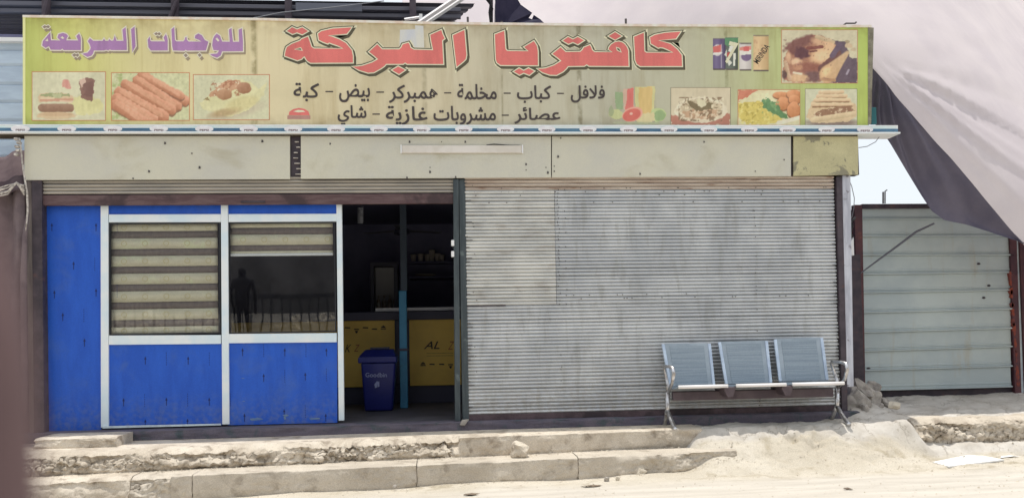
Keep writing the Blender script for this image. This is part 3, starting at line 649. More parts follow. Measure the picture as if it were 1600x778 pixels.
# printed arrows on the protective film
ar = MB()
arr = [(227, 563), (294, 563), (193, 628), (260, 627), (327, 627), (379, 550), (445, 550), (510, 550), (412, 590), (477, 588), (346+98, 645), (115, 415), (150, 457), (98, 495), (132, 535), (150, 355), (81, 355), (85, 460), (382, 652), (509, 652), (227, 661), (293, 660)]
yy = PY0+.0185
for (px, py) in arr:
    x, z = X(px, py, yy), Z(px, py, yy)
    ar.quadbox([(x-.003, z-.038), (x+.003, z-.038), (x+.003, z+.012), (x-.003, z+.012)], yy, yy+.001)
    ar.add([(x-.011, yy, z+.010), (x+.011, yy, z+.010), (x, yy, z+.04)], [(0, 1, 2)])
for (px, py) in arr[:16]:
    x = X(px+33, py, yy); z = Z(px, py, yy)
    for k in range(6):
        if px+33 < 156 or 172 < px+33 < 343 or 359 < px+33 < 522:
            ar.box(x-.002, x+.002, yy, yy+.001, z-.05+k*.022, z-.038+k*.022)
at0(ar.build('arrow_print', M['arrow'], sf), sf)['kind'] = 'stuff'
# torn film scraps at the foot
sc_ = MB()
for (a, b, c, d) in ((388, 652, 412, 657), (478, 652, 502, 656), (441, 647, 453, 650.5), (443, 649, 447, 656), (377, 590, 383, 591.5), (378, 626, 383, 627.5)):
    n = 9; p = []
    for q in range(n):
        an = -2*PI*q/n; p.append((X((a+c)/2+(c-a)/2*math.cos(an)*random.uniform(.5, 1.1), d, yy), Z(a, (b+d)/2+(d-b)/2*math.sin(an)*random.uniform(.4, 1.2), yy)))
    sc_.quadbox(p[::1], yy-.001, yy)
at0(sc_.build('torn_film', mat('torn_film', A(70, 100, 150), A(96, 118, 140), rough=.5, scale=12), sf), sf)
# the blinds hang inside, free of the frame
def blind(px0, px1, rows, label, barpy=None):
    yb = .075
    b = thing('window_blind', label, 'blind', (X((px0+px1)/2, 400, yb), yb, Z(300, rows[0][0], yb)))
    def bp_(name, a, c, m, dy, kk=0):
        xx0, xx1 = X(px0, 440, yb), X(px1, 440, yb); za, zc = Z(px0, a, yb), Z(px0, c, yb); n = 24
        g_ = np.zeros((2, n, 3))
        for i, x in enumerate(np.linspace(xx0, xx1, n)):
            for j, zz in enumerate((zc, za)): g_[j, i] = (x, yb+dy+.002*math.sin(x*5+zz*3), zz)
        o = at0(grid_obj(name, g_, m, b), b); md = o.modifiers.new('t', 'SOLIDIFY'); md.thickness = .001; md.offset = 1; return o
    for i, (a, c, kind) in enumerate(rows):
        bp_('opaque_band' if kind else 'sheer_band', a, c, M['blind'] if kind else M['sheer'], 0 if kind else .004)
    mk = MB()
    for (a, c, kind) in rows:
        if kind and c-a > 9:
            for q in range(5):
                cx, cz_ = X(px0+20+q*33, 440, yb), Z(px0, (a+c)/2, yb)
                for s in range(8):
                    a0, a1 = s*PI/4, (s+1)*PI/4
                    mk.add([(cx+.022*math.cos(a0), yb-.004, cz_+.022*math.sin(a0)), (cx+.022*math.cos(a1), yb-.004, cz_+.022*math.sin(a1)), (cx+.028*math.cos(a1), yb-.004, cz_+.028*math.sin(a1)), (cx+.028*math.cos(a0), yb-.004, cz_+.028*math.sin(a0))], [(0, 1, 2, 3)])
    if mk.v: at0(mk.build('printed_pattern', M['blind_mark'], b), b)
    if barpy:
        z_ = Z(px0, barpy, yb)
        at0(MB().box(X(px0, 400, yb), X(px1, 400, yb), yb-.012, yb+.01, z_-.012, z_+.014).build('bottom_bar', M['bar_white'], b, bevel=.004), b)
    return b
s1 = 3.38; f1 = lambda v: 310+v/s1
edges = [133, 175, 212, 268, 306, 361, 399, 455, 492, 549, 587, 643, 681, 722]
rows = [(f1(edges[i]), f1(edges[i+1]), i % 2 == 0) for i in range(13)]
blind(174, 340.5, rows, 'fully lowered beige and brown zebra blind in the left window')
rows2 = [(f1(128), f1(156), True), (f1(156), f1(193), False), (f1(193), f1(248), True), (f1(248), f1(280), False), (f1(280), f1(292), True)]
blind(360.5, 521, rows2, 'half raised zebra blind with a white bottom bar in the right window', f1(300))

# ------------------------------------------------------------------ Arabic shaping for the built-in font
FORMS = {}
for cp in list(range(0xFE70, 0xFEFD)):
    d = unicodedata.decomposition(chr(cp)).split()
    if d and d[0] in ('<isolated>', '<initial>', '<medial>', '<final>') and len(d) == 2: FORMS.setdefault(chr(int(d[1], 16)), {})[d[0][1:-1]] = chr(cp)
def shape(s):
    s = s.replace('لا', '\uE000'); FORMS['\uE000'] = {'isolated': '\uFEFB', 'final': '\uFEFC'}
    out = []
    for i, c in enumerate(s):
        f = FORMS.get(c)
        if not f: out.append(c); continue
        pj = i > 0 and 'initial' in FORMS.get(s[i-1], {}) ; nj = i+1 < len(s) and s[i+1] in FORMS and 'initial' in f
        k = 'medial' if pj and nj else 'final' if pj else 'initial' if nj else 'isolated'
        out.append(f.get(k) or f.get('isolated'))
    return out[::-1]
_gc = {}
def text_mesh(body, off):
    c = bpy.data.curves.new('t', 'FONT'); c.body = body; c.offset = off; c.resolution_u = 3
    o = bpy.data.objects.new('t', c); COL.objects.link(o)
    dg = bpy.context.evaluated_depsgraph_get(); dg.update()
    me = bpy.data.meshes.new_from_object(o.evaluated_get(dg))
    v = np.array([q.co[:2] for q in me.vertices]) if len(me.vertices) else np.zeros((0, 2)); f = [tuple(p.vertices) for p in me.polygons]
    bpy.data.objects.remove(o); bpy.data.meshes.remove(me); bpy.data.curves.remove(c); return v, f
def glyph(ch, off):
    if (ch, off) not in _gc:
        v, f = text_mesh(ch, off)
        a = text_mesh(ch+'I', 0)[0][:, 0].max()-text_mesh('I', 0)[0][:, 0].max()
        _gc[(ch, off)] = (v, f, a)
    return _gc[(ch, off)]
def word(s, px0, px1, py0, py1, y, m, name, parent, off=.022, arabic=True, rot=0, dy=.0004, italic=0.):
    gl = shape(s) if arabic else list(s); V = []; Fc = []; x = 0; lay = []
    for i, ch in enumerate(gl):
        v, f, a = glyph(ch, off)
        if len(v):
            n = len(V); V += [(q[0]+x+italic*q[1], q[1]) for q in v]; lay += [i % 2]*len(v); Fc += [tuple(n+k for k in q) for q in f]
        x += a
    V = np.array(V); lo = V.min(0); hi = V.max(0)
    U = (V-lo)/(hi-lo); pts = []
    if rot:
        cx, cy = (px0+px1)/2, (py0+py1)/2; w_, h_ = px1-px0, py1-py0
    for (u, v_), l in zip(U, lay):
        px = px0+u*(px1-px0); py = py1-v_*(py1-py0)
        if rot:
            dx, dyy = px-cx, py-cy; px = cx+dx*math.cos(rot)-dyy*math.sin(rot); py = cy+dx*math.sin(rot)+dyy*math.cos(rot)
        p = P(px, py, y); pts.append((p.x, y-l*dy, p.z))
    return at0(MB().add(pts, Fc).build(name, m, parent), parent)

# ------------------------------------------------------------------ sign
SY = -.10
sign = thing('shop_sign', 'long printed cafeteria banner sign with red and purple Arabic lettering and food pictures', 'sign', (X(700, 200, SY), SY, Z(700, 196, SY)))
def sgn(mb, name, m, **k): return at0(mb.build(name, m, sign, **k), sign)
c = [(X(38, 199, SY), Z(38, 199, SY)), (X(1357, 199, SY), Z(1357, 199, SY)), (X(1357, 43, SY), Z(1357, 43, SY)), (X(38, 28, SY), Z(38, 28, SY))]
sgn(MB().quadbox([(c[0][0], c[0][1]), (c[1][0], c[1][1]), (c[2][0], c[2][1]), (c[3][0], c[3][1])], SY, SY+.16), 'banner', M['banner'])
top = [(36, 24.5), (400, 29), (700, 35.5), (1000, 38.5), (1361, 40)]
g = MB()
for (a, b) in zip(top[:-1], top[1:]):
    g.quadbox([(X(a[0], a[1]+3.6, SY), Z(a[0], a[1]+3.6, SY)), (X(b[0], b[1]+3.6, SY), Z(b[0], b[1]+3.6, SY)), (X(b[0], b[1], SY), Z(b[0], b[1], SY)), (X(a[0], a[1], SY), Z(a[0], a[1], SY))], SY-.012, SY+.17)
sgn(g, 'top_trim', mat('pale_trim', A(224, 206, 196), A(200, 182, 166), rough=.6, scale=8, stretch=(1, 1, 1)))
sgn(MB().quadbox([(X(36, 196, SY), Z(36, 196, SY)), (X(40, 196, SY), Z(40, 196, SY)), (X(40, 28, SY), Z(40, 28, SY)), (X(36, 26, SY), Z(36, 26, SY))], SY-.006, SY+.165), 'side_trim', mat('yellow_trim', A(212, 216, 150), rough=.6))
sgn(MB().quadbox([(X(1356, 196, SY), Z(1356, 196, SY)), (X(1361, 194, SY), Z(1361, 194, SY)), (X(1365, 44, SY), Z(1365, 44, SY)), (X(1356, 43, SY), Z(1356, 43, SY))], SY-.004, SY+.165), 'side_trim', mat('grey_trim', A(128, 124, 108), A(100, 94, 80), rough=.7, scale=8, fine=.15))
g = MB()
for px, py in ((731, 36), (978, 38.5), (784, 37)):
    p = P(px, py, SY+.05); g.tube([p, p+Vector((0, 0, .055 if px != 784 else .02))], .011, 8)
sgn(g, 'bolt', M['rivet'])
g = MB(); g.tube([P(1315, 42, SY+.02), P(1322, 37, SY), P(1336, 37, SY), P(1338, 35, SY)], .009, 6); sgn(g, 'bent_tie', M['rivet'])

def pxpoly(pts, O, s, ex=(0, 0)): return [(O[0]+a/s+ex[0], O[1]+b/s+ex[1]) for a, b in pts]
def area(p): return .5*sum(p[i][0]*p[(i+1) % len(p)][1]-p[(i+1) % len(p)][0]*p[i][1] for i in range(len(p)))
def grow(p, d):
    if area(p) < 0: p = p[::-1]
    n = len(p); out = []
    for i in range(n):
        a, b, c_ = Vector(p[i-1]), Vector(p[i]), Vector(p[(i+1) % n])
        e1 = (b-a).normalized(); e2 = (c_-b).normalized()
        n1 = Vector((e1.y, -e1.x)); n2 = Vector((e2.y, -e2.x)); m_ = (n1+n2)
        if m_.length < .3: out.append(tuple(b+n1*d)); continue
        m_.normalize(); k = d/max(.55, m_.dot(n1)); out.append(tuple(b+m_*k))
    return out
def flat(polys, y, m, name, parent=None, seg=True):
    mb = MB()
    for p in polys:
        pts = [P(a, b, y) for a, b in p]
        tri = tessellate_polygon([[Vector((q.x, q.z, 0)) for q in pts]])
        fs = []
        for t in tri:
            a, b, c_ = (pts[i] for i in t)
            fs.append(t if (b-a).cross(c_-a).y < 0 else t[::-1])
        mb.add([(q.x, q.y, q.z) for q in pts], fs)
    par = parent or sign
    return at0(mb.build(name, m, par), par)
S1 = 7.78
RED = [
 pxpoly([(398,215),(425,290),(440,340),(470,360),(830,362),(760,325),(700,305),(655,288),(640,302),(580,280),(530,255),(520,180),(560,150),(700,118),(930,103),(900,145),(870,182),(640,203),(700,220),(780,250),(860,295),(930,380),(945,450),(945,532),(430,535),(395,515),(372,485),(357,455),(340,465),(320,487),(270,505),(115,450),(125,390),(140,345),(200,305),(305,265),(318,248)], (430, 30), S1),
 pxpoly([(140,148),(205,102),(265,128),(330,105),(400,150),(330,190),(265,165),(210,185)], (430, 30), S1),
 pxpoly([(-305,580),(-245,578),(-185,570),(-65,530),(5,490),(-40,450),(-105,400),(-5,310),(55,370),(265,370),(290,345),(305,310),(375,290),(390,315),(400,350),(440,374),(675,380),(655,290),(640,195),(775,135),(790,185),(815,240),(785,262),(800,550),(360,548),(335,530),(310,548),(105,548),(80,575),(45,600),(-45,650),(-115,655),(-225,622)], (590, 30), S1),
 pxpoly([(175,622),(250,578),(335,622),(260,672)], (590, 30), S1),
 pxpoly([(915,200),(1055,135),(1080,440),(1070,490),(1040,520),(960,585)], (590, 30), S1),
 pxpoly([(180,190),(295,145),(310,365),(330,390),(590,393),(535,342),(655,270),(690,325),(703,390),(705,565),(250,562),(205,530),(192,490)], (750, 30), S1),
 pxpoly([(410,640),(475,600),(530,630),(590,600),(660,635),(600,682),(530,655),(480,680)], (750, 30), S1),
 pxpoly([(-472,605),(-415,606),(-367,600),(-267,565),(-177,510),(-225,470),(-287,425),(-187,345),(-127,402),(53,400),(80,375),(95,348),(170,318),(185,345),(195,378),(225,403),(445,405),(395,370),(405,340),(430,310),(475,283),(520,275),(560,285),(590,305),(620,345),(635,385),(640,575),(160,572),(130,553),(100,572),(-97,575),(-120,605),(-157,640),(-237,682),(-317,680),(-407,650)], (900, 30), S1),
 pxpoly([(1005,265),(1070,220),(1130,250),(1190,220),(1265,262),(1190,310),(1130,282),(1075,305)], (750, 30), S1),
 pxpoly([(395,210),(475,162),(555,210),(475,255)], (900, 30), S1),
 pxpoly([(705,218),(825,168),(832,395),(855,410),(1185,410),(1110,370),(1060,350),(1022,345),(1000,352),(910,300),(900,225),(960,195),(1080,170),(1275,155),(1215,240),(1000,262),(1150,305),(1230,370),(1285,440),(1290,575),(780,575),(740,548),(720,500)], (900, 30), S1)]
RHOLE = [pxpoly([(235,370),(310,350),(330,385)], (430, 30), S1), pxpoly([(490,345),(530,358),(550,405),(500,382)], (900, 30), S1)]
y = SY-.0015
def stack(polys, holes, mats, gr, shift, name):
    """halo, shadow, outline and fill: four printed layers"""
    d = SY
    if mats[0]:
        for k, p in enumerate(polys): flat([[(a+shift[0]*.5, b+shift[1]*.5) for a, b in grow(p, gr[0])]], d-.001-.0002*(k % 2), mats[0], name+'_halo')
    for k, p in enumerate(polys):
        flat([[(a+shift[0], b+shift[1]) for a, b in grow(p, gr[1])]], d-.0018-.0002*(k % 2), mats[1], name+'_shadow')
        if gr[3]: flat([grow(p, gr[3])], d-.0024-.0002*(k % 2), mats[1], name+'_shadow')
    for k, p in enumerate(polys): flat([grow(p, gr[2])], d-.0032-.0002*(k % 2), mats[2], name+'_outline')
    for k, p in enumerate(polys): flat([grow(p, -.1)], d-.0040-.0002*(k % 2), mats[3], name)
    for p in holes:
        flat([grow(p, .6)], d-.0046, mats[2], name+'_outline'); flat([grow(p, -.8)], d-.005, mats[1], name+'_shadow')
stack(RED, RHOLE, (M['ink_halo'], M['ink_dark'], M['ink_cream'], M['ink_red']), (5.0, 2.9, 1.5, 3.0), (2.2, 3.0), 'red_letter')
S2 = 8.889
PUR = [
 pxpoly([(255,185),(258,240),(265,297),(392,300),(355,265),(355,245),(370,212),(430,195),(480,212),(500,240),(480,275),(478,298),(640,300),(615,240),(655,205),(675,250),(680,290),(680,435),(440,435),(420,415),(400,432),(260,430),(235,380),(190,405),(140,370),(150,310),(200,250)], (50, 30), S2),
 pxpoly([(695,485),(770,470),(805,430),(815,400),(800,350),(775,310),(805,268),(850,305),(980,305),(1000,275),(1020,305),(1060,305),(1075,280),(1100,305),(1130,300),(1150,232),(1175,305),(1270,305),(1255,150),(1300,115),(1315,300),(1318,435),(1100,435),(1080,425),(1060,440),(1030,430),(1000,440),(860,440),(850,480),(825,512),(770,530)], (50, 30), S2),
 pxpoly([(1375,145),(1425,105),(1440,380),(1395,460)], (50, 30), S2),
 pxpoly([(95,290),(125,245),(132,300),(150,312),(335,312),(315,260),(350,210),(368,260),(375,310),(375,440),(140,440),(105,395)], (220, 30), S2),
 pxpoly([(425,145),(465,112),(475,295),(495,312),(590,312),(610,290),(615,260),(635,250),(640,290),(665,315),(840,315),(800,290),(750,270),(755,230),(800,203),(850,230),(890,295),(940,318),(905,440),(640,442),(625,430),(605,445),(450,440),(435,380)], (220, 30), S2),
 pxpoly([(960,490),(1060,480),(1085,440),(1010,435),(990,370),(1000,290),(1020,240),(1055,205),(1100,235),(1130,315),(1235,318),(1222,150),(1260,125),(1280,318),(1365,318),(1358,150),(1405,130),(1420,320),(1420,450),(1130,452),(1110,510),(1060,540),(1000,520)], (220, 30), S2)]
PDOT = [pxpoly(q, (50, 30), S2) for q in ([(145,110),(175,88),(200,100),(225,88),(250,112),(225,132),(200,120),(170,135)], [(558,500),(590,478),(612,492),(640,480),(655,505),(630,530),(612,512),(585,530)])] + \
       [pxpoly(q, (220, 30), S2) for q in ([(185,205),(215,185),(235,200),(255,185),(280,208),(255,232),(235,215),(210,230)], [(595,505),(625,478),(655,508),(625,535)], [(790,500),(818,475),(845,505),(818,532)])]
PH = [pxpoly([(185,305),(215,275),(225,310)], (50, 30), S2), pxpoly([(398,262),(420,243),(447,268),(430,278)], (50, 30), S2), pxpoly([(1040,278),(1058,262),(1090,300),(1072,315)], (220, 30), S2)]
stack(PUR, [], (None, M['ink_shadow'], M['ink_pink'], M['ink_purple']), (0, 1.2, 1.7, 0), (3, 3.6), 'purple_letter')
stack(PDOT, [], (None, M['ink_shadow'], M['ink_pink'], M['ink_grey']), (0, .4, 1.3, 0), (3.2, 5), 'letter_dot')
flat([grow(p, .2) for p in PH], SY-.0048, M['ink_pink'], 'purple_letter_outline')
# menu lines
LN = [("كبة", 458.7, 498.5, 130, 158.5), ("بيض", 530, 578, 132, 160), ("همبركر", 608, 684.5, 133, 161), ("مخلمة", 714.6, 776, 131.5, 156), ("كباب", 808, 861, 134, 161), ("فلافل", 892, 945, 134, 160.5),
      ("شاي", 527.7, 572.4, 165, 195.5), ("غازية", 603, 668, 166, 195.5), ("مشروبات", 677.5, 774.7, 166, 195.5), ("عصائر", 804, 875.5, 168, 193.5)]
for s, a, b, c_, d in LN:
    for k, (ox, oy) in enumerate(((0, 0), (.75, .1), (.05, .8), (.75, .75))): word(s, a+ox-.2, b+ox-.6, c_+oy-.2, d+oy-.5, SY-.002-.0009*k, M['ink_text'], 'menu_word', sign, off=.004)
for (a, b, y_) in ((508.5, 520.5, 143.5), (588, 600, 144.3), (694, 705, 145.5), (787, 798, 146), (870.5, 881, 146.3), (582, 593.6, 178.6), (784, 795, 180.3)):
    flat([[(a, y_-.9), (b, y_-.9), (b, y_+1), (a, y_+1)]], SY-.002, M['ink_text'], 'menu_dash')
# pale glued patch above the middle letters
flat([[(625, 47), (660, 46), (660, 78), (624, 78)]], SY-.0007, M['patch_glue'], 'pale_patch'); flat([[(648.5, 40), (661.5, 41), (663, 77), (650, 77)]], SY-.0005, M['patch_glue'], 'pale_patch')

# ------------------------------------------------------------------ printed pictures: a small painter writing per-vertex print colours
class Paint:
    def __init__(s, x0, y0, x1, y1, bg, ss=1.):
        s.x0, s.y0, s.x1, s.y1 = x0, y0, x1, y1; s.w = int((x1-x0)*ss)+1; s.h = int((y1-y0)*ss)+1
        s.gx, s.gy = np.meshgrid(np.linspace(x0, x1, s.w), np.linspace(y0, y1, s.h)); s.im = np.zeros((s.h, s.w, 3)); s.im[:] = bg; s.im0 = None
    def noise(s, sc, seed=0, ax=(1, 1)):
        r = np.random.default_rng(seed); n = 64; t = r.random((n, n)); u = (s.gx/sc*ax[0]) % n; v = (s.gy/sc*ax[1]) % n
        i, j = np.floor(u).astype(int), np.floor(v).astype(int); a, b = u-i, v-j; a = a*a*(3-2*a); b = b*b*(3-2*b); i2, j2 = (i+1) % n, (j+1) % n
        return (t[j, i]*(1-a)+t[j, i2]*a)*(1-b)+(t[j2, i]*(1-a)+t[j2, i2]*a)*b
    def blend(s, a, col):
        a = np.clip(a, 0, 1)[..., None]; s.im = s.im*(1-a)+np.asarray(col, float)*a
    def ell(s, cx, cy, rx, ry, col, rot=0, soft=.8, sh=0, wob=0, seed=1, a=1.):
        c_, n_ = math.cos(rot), math.sin(rot); dx, dy = s.gx-cx, s.gy-cy; u = (dx*c_+dy*n_)/rx; v = (-dx*n_+dy*c_)/ry
        r = np.sqrt(u*u+v*v)+wob*(s.noise(4, seed)-.5); m_ = np.clip((1-r)*min(rx, ry)/soft+.5, 0, 1)
        c2 = np.asarray(col, float)+(sh*(-.5*dx/rx-.9*dy/ry))[..., None]
        s.blend(m_*a, c2)
    def cap(s, ax_, ay, bx, by, r, col, sh=0, wob=0, seed=1, a=1.):
        d = np.array([bx-ax_, by-ay]); L_ = d@d; t = np.clip(((s.gx-ax_)*d[0]+(s.gy-ay)*d[1])/L_, 0, 1)
        ex, ey = s.gx-(ax_+t*d[0]), s.gy-(ay+t*d[1]); q = np.sqrt(ex**2+ey**2); nn = np.array([d[1], -d[0]])/math.sqrt(L_)
        side = (ex*nn[0]+ey*nn[1])/r; R = r*(1+wob*(s.noise(3.5, seed)-.5)); c2 = np.asarray(col, float)+(sh*side)[..., None]
        s.blend(np.clip((R-q)/.8+.5, 0, 1)*a, c2)
    def poly(s, pts, col, a=1., wob=0, seed=3):
        gx = s.gx+wob*(s.noise(4, seed)-.5)*2; gy = s.gy+wob*(s.noise(4, seed+1)-.5)*2; ins = np.zeros(gx.shape, bool); n = len(pts)
        for i in range(n):
            (xa, ya), (xb, yb) = pts[i], pts[(i+1) % n]
            if ya == yb: continue
            cnd = (ya > gy) != (yb > gy); ins ^= cnd & (gx < (xb-xa)*(gy-ya)/(yb-ya)+xa)
        s.blend(ins.astype(float)*a, col)
    def mottle(s, sc, amp, seed, th=None, col=None, a=1., ax=(1, 1), box=None):
        n = s.noise(sc, seed, ax)*.6+s.noise(sc*.45, seed+9, ax)*.4
        if col is not None:
            m_ = np.clip((n-th)*8, 0, 1)*a
            if box: m_ = m_*((s.gx > box[0]) & (s.gx < box[2]) & (s.gy > box[1]) & (s.gy < box[3]))
            s.blend(m_, col)
        else: s.im += ((n-.5)*amp)[..., None]
    def build(s, name, y, parent, frame=None, fr=.9):
        pts = np.zeros((s.h, s.w, 3))
        o = P(s.x0, s.y0, y); ax = (P(s.x1, s.y0, y)-o)/(s.x1-s.x0); ay = (P(s.x0, s.y1, y)-o)/(s.y1-s.y0); axy = (P(s.x1, s.y1, y)-P(s.x1, s.y0, y))/(s.y1-s.y0)-ay
        U = (s.gx-s.x0)[..., None]; V = (s.gy-s.y0)[..., None]
        pts = np.array(o)+U*np.array(ax)+V*np.array(ay)+U*V*np.array(axy)/(s.x1-s.x0)
        pts[..., 1] = y
        mk = None
        if s.im0 is not None:
            d_ = np.abs(s.im-s.im0).max(-1) > 5; mk = d_[:-1, :-1] & d_[1:, 1:] & d_[1:, :-1] & d_[:-1, 1:]
        ob = grid_obj(name, pts, M['print'], parent, smooth=False, flip=True, mask=mk)
        me = ob.data; at = me.color_attributes.new('print', 'FLOAT_COLOR', 'POINT')
        g_ = (s.noise(30, 3)-.5)*10+(s.noise(3, 5, (1, .3))-.5)*8
        gr_ = s.im.mean(-1, keepdims=True); im = s.im*.85+gr_*.15; im = im*.94+np.array((188, 180, 150))*.06; im = np.clip(im+g_[..., None], 0, 255)
        c4 = np.ones((s.h*s.w, 4)); c4[:, :3] = np.clip(lin(im)/KEX, 0, .86).reshape(-1, 3); at.data.foreach_set('color', c4.ravel())
        at0(ob, parent)
        if frame:
            f = fr; x0, y0, x1, y1 = s.x0, s.y0, s.x1, s.y1
            flat([[(x0-f, y0-f), (x1+f, y0-f), (x1+f, y0), (x0-f, y0)], [(x0-f, y0), (x0, y0), (x0, y1), (x0-f, y1)], [(x1, y0), (x1+f, y0), (x1+f, y1), (x1, y1)], [(x0-f, y1), (x1+f, y1), (x1+f, y1+f), (x0-f, y1+f)]], y-.0005, frame, 'picture_border', parent)
        return ob
FYp = SY-.0012
# burger and cola
p = Paint(50.5, 113, 164.5, 188, (200, 196, 160))
p.mottle(12, 10, 1); p.ell(134, 165, 26, 14, (206, 200, 138), wob=.4); p.mottle(5, 14, 4)
p.ell(88, 181, 30, 6, (202, 174, 132), wob=.2); p.ell(88, 179, 27, 3, (188, 150, 112), a=.6)
p.poly([(60, 152), (62, 147), (75, 145), (105, 146), (114, 151), (115, 158), (60, 160)], (204, 176, 136), wob=1)
p.poly([(62, 148), (80, 145), (108, 147), (110, 151), (96, 150), (90, 157), (84, 152), (64, 151)], (146, 152, 104), wob=1.5)
p.poly([(80, 147), (97, 147), (92, 157), (86, 156)], (176, 178, 130), wob=1); p.cap(64, 157, 112, 156, 2.2, (196, 142, 114), wob=.5); p.cap(64, 154, 84, 154, 1.2, (216, 190, 150))
p.cap(66, 169, 109, 169, 6.6, (146, 108, 84), sh=14, wob=.15); p.mottle(3, 12, 9, .62, (128, 92, 74), .5, box=(62, 163, 114, 176)); p.cap(94, 158, 112, 160, 1.2, (214, 182, 150))
p.poly([(97, 127), (101, 124), (108, 126), (110, 133), (111, 141), (103, 138), (97, 136)], (204, 142, 124), wob=1); p.poly([(101, 124), (106, 125), (106, 138), (102, 136)], (196, 122, 112), a=.6)
p.poly([(124, 127), (130, 123), (136, 121), (148, 125), (146, 145), (144, 160), (136, 157), (126, 153), (125, 140)], (134, 96, 84), wob=1.5); p.poly([(124, 125), (132, 122), (134, 128), (127, 137)], (202, 168, 148), wob=1); p.poly([(132, 130), (146, 127), (144, 150), (130, 150)], (112, 76, 72), a=.5, wob=2)
p.build('burger_picture', FYp, sign, M['ink_frame'])
# kebab rolls
p = Paint(174.5, 114.5, 295.5, 188, (196, 196, 148)); p.mottle(7, 26, 11); p.mottle(7, 0, 12, .5, (158, 172, 104), .8, box=(174, 114, 230, 188)); p.mottle(5, 0, 15, .6, (210, 212, 170), .7, box=(174, 114, 260, 150))
for (a, b, c_, d, r_) in ((222, 118, 289, 158, 7.5), (238, 128, 283, 150, 6), (214, 126, 277, 166, 7.2), (196, 132, 268, 172, 7.8), (186, 144, 256, 182, 8), (182, 154, 240, 188, 8), (180, 163, 224, 190, 8)):
    p.cap(a, b+3, c_, d+3, r_, (132, 84, 62), wob=.2, a=.8); p.cap(a, b, c_, d, r_, (198, 132, 98), sh=26, wob=.28, seed=int(a)); p.cap(a+3, b-1.5, c_-4, d-1.5, r_*.4, (216, 158, 122), wob=.5, a=.6, seed=int(b))
p.mottle(3, 22, 21); p.build('kebab_picture', FYp, sign, M['ink_frame'])
# falafel sandwich
p = Paint(302.5, 117.5, 420.5, 187, (198, 196, 158)); p.mottle(14, 8, 2); p.ell(366, 176, 44, 9, (172, 150, 126), rot=-.25, soft=8, a=.5)
p.poly([(312, 162), (330, 147), (348, 128), (370, 124), (392, 128), (404, 140), (417, 128), (412, 150), (398, 164), (380, 176), (360, 183), (336, 178), (316, 170)], (208, 202, 150), wob=1.5)
p.ell(352, 176, 24, 6, (170, 140, 96), rot=-.2, soft=4, a=.8); p.ell(378, 162, 26, 10, (198, 184, 122), rot=-.25, soft=4, a=.6)
p.poly([(326, 149), (340, 134), (356, 125), (374, 126), (384, 133), (372, 140), (352, 146), (330, 152)], (196, 148, 112), wob=2); p.mottle(4, 0, 5, .55, (160, 94, 64), .7, box=(328, 126, 376, 150)); p.mottle(4, 0, 8, .62, (222, 214, 180), .9, box=(334, 128, 376, 154))
p.ell(350, 148, 12.5, 8.5, (176, 128, 92), sh=16, wob=.14); p.ell(381, 138, 11.5, 9, (166, 116, 84), sh=16, wob=.14); p.poly([(318, 156), (324, 152), (328, 158)], (150, 130, 84)); p.mottle(3, 14, 31)
p.build('falafel_picture', FYp, sign, M['ink_frame'])
# juices
p = Paint(946, 129, 1046, 194.5, (172, 172, 142))
xx = (p.gx-946)/100; bgc = np.stack([172-6*xx, 172+2*xx, 146-14*xx], -1); p.im = bgc; p.im0 = bgc.copy()
p.poly([(960, 144), (973, 144), (973, 172), (962, 172)], (132, 158, 112), wob=.8, a=.85); p.poly([(973, 139), (991, 137), (991, 172), (974, 172)], (206, 160, 140), wob=.6, a=.8); p.poly([(980, 138), (990, 138), (990, 170), (976, 172), (979, 158)], (210, 104, 96), wob=.6)
p.poly([(992, 135), (1024, 135), (1022, 180), (992, 176)], (200, 190, 122), wob=.6, a=.8); p.poly([(998, 137), (1019, 136), (1018, 178), (998, 176)], (204, 172, 104), wob=.8)
p.ell(962, 179, 11, 8, (182, 186, 128), wob=.2); p.ell(955, 174, 4, 9, (138, 150, 112), wob=.3, a=.7); p.ell(1029, 180, 13, 11, (176, 190, 128), wob=.2); p.ell(1031, 181, 9, 8.5, (136, 162, 108), wob=.2)
p.poly([(988, 182), (1000, 178), (1022, 176), (1023, 188), (1012, 194), (996, 192)], (202, 188, 136), wob=1); p.ell(988, 179, 16.5, 11, (222, 150, 128), rot=-.35); p.ell(987, 180, 14.5, 9.2, (206, 96, 84), rot=-.35); p.ell(986, 178, 2.5, 2, (224, 170, 150)); p.cap(960, 192, 1030, 193, 2, (160, 162, 122), a=.6)
p.build('juice_picture', FYp, sign)
# houmous plate
p = Paint(1048.5, 137.5, 1141, 195.5, (198, 184, 152)); p.mottle(12, 8, 3); p.poly([(1048, 181), (1141, 178), (1141, 196), (1048, 196)], (176, 112, 92), wob=2)
p.ell(1095, 172, 41, 20, (214, 202, 174), wob=.1); p.ell(1094, 170, 34, 15, (190, 172, 138), wob=.3, soft=2); p.ell(1096, 181, 33, 11, (208, 192, 162), wob=.1); p.ell(1096, 178, 28, 8, (188, 150, 116), wob=.35)
p.mottle(5, 0, 7, .55, (122, 96, 70), .8, box=(1060, 152, 1128, 190)); p.mottle(4, 0, 13, .6, (222, 208, 176), .7, box=(1062, 150, 1130, 188)); p.poly([(1074, 155), (1088, 163), (1112, 162), (1118, 155), (1112, 168), (1096, 175), (1078, 168)], (112, 96, 66), wob=3, a=.9); p.ell(1096, 161, 8, 6, (206, 196, 160), wob=.8)
p.build('plate_picture', FYp, sign, M['ink_frame_dark'], .6)
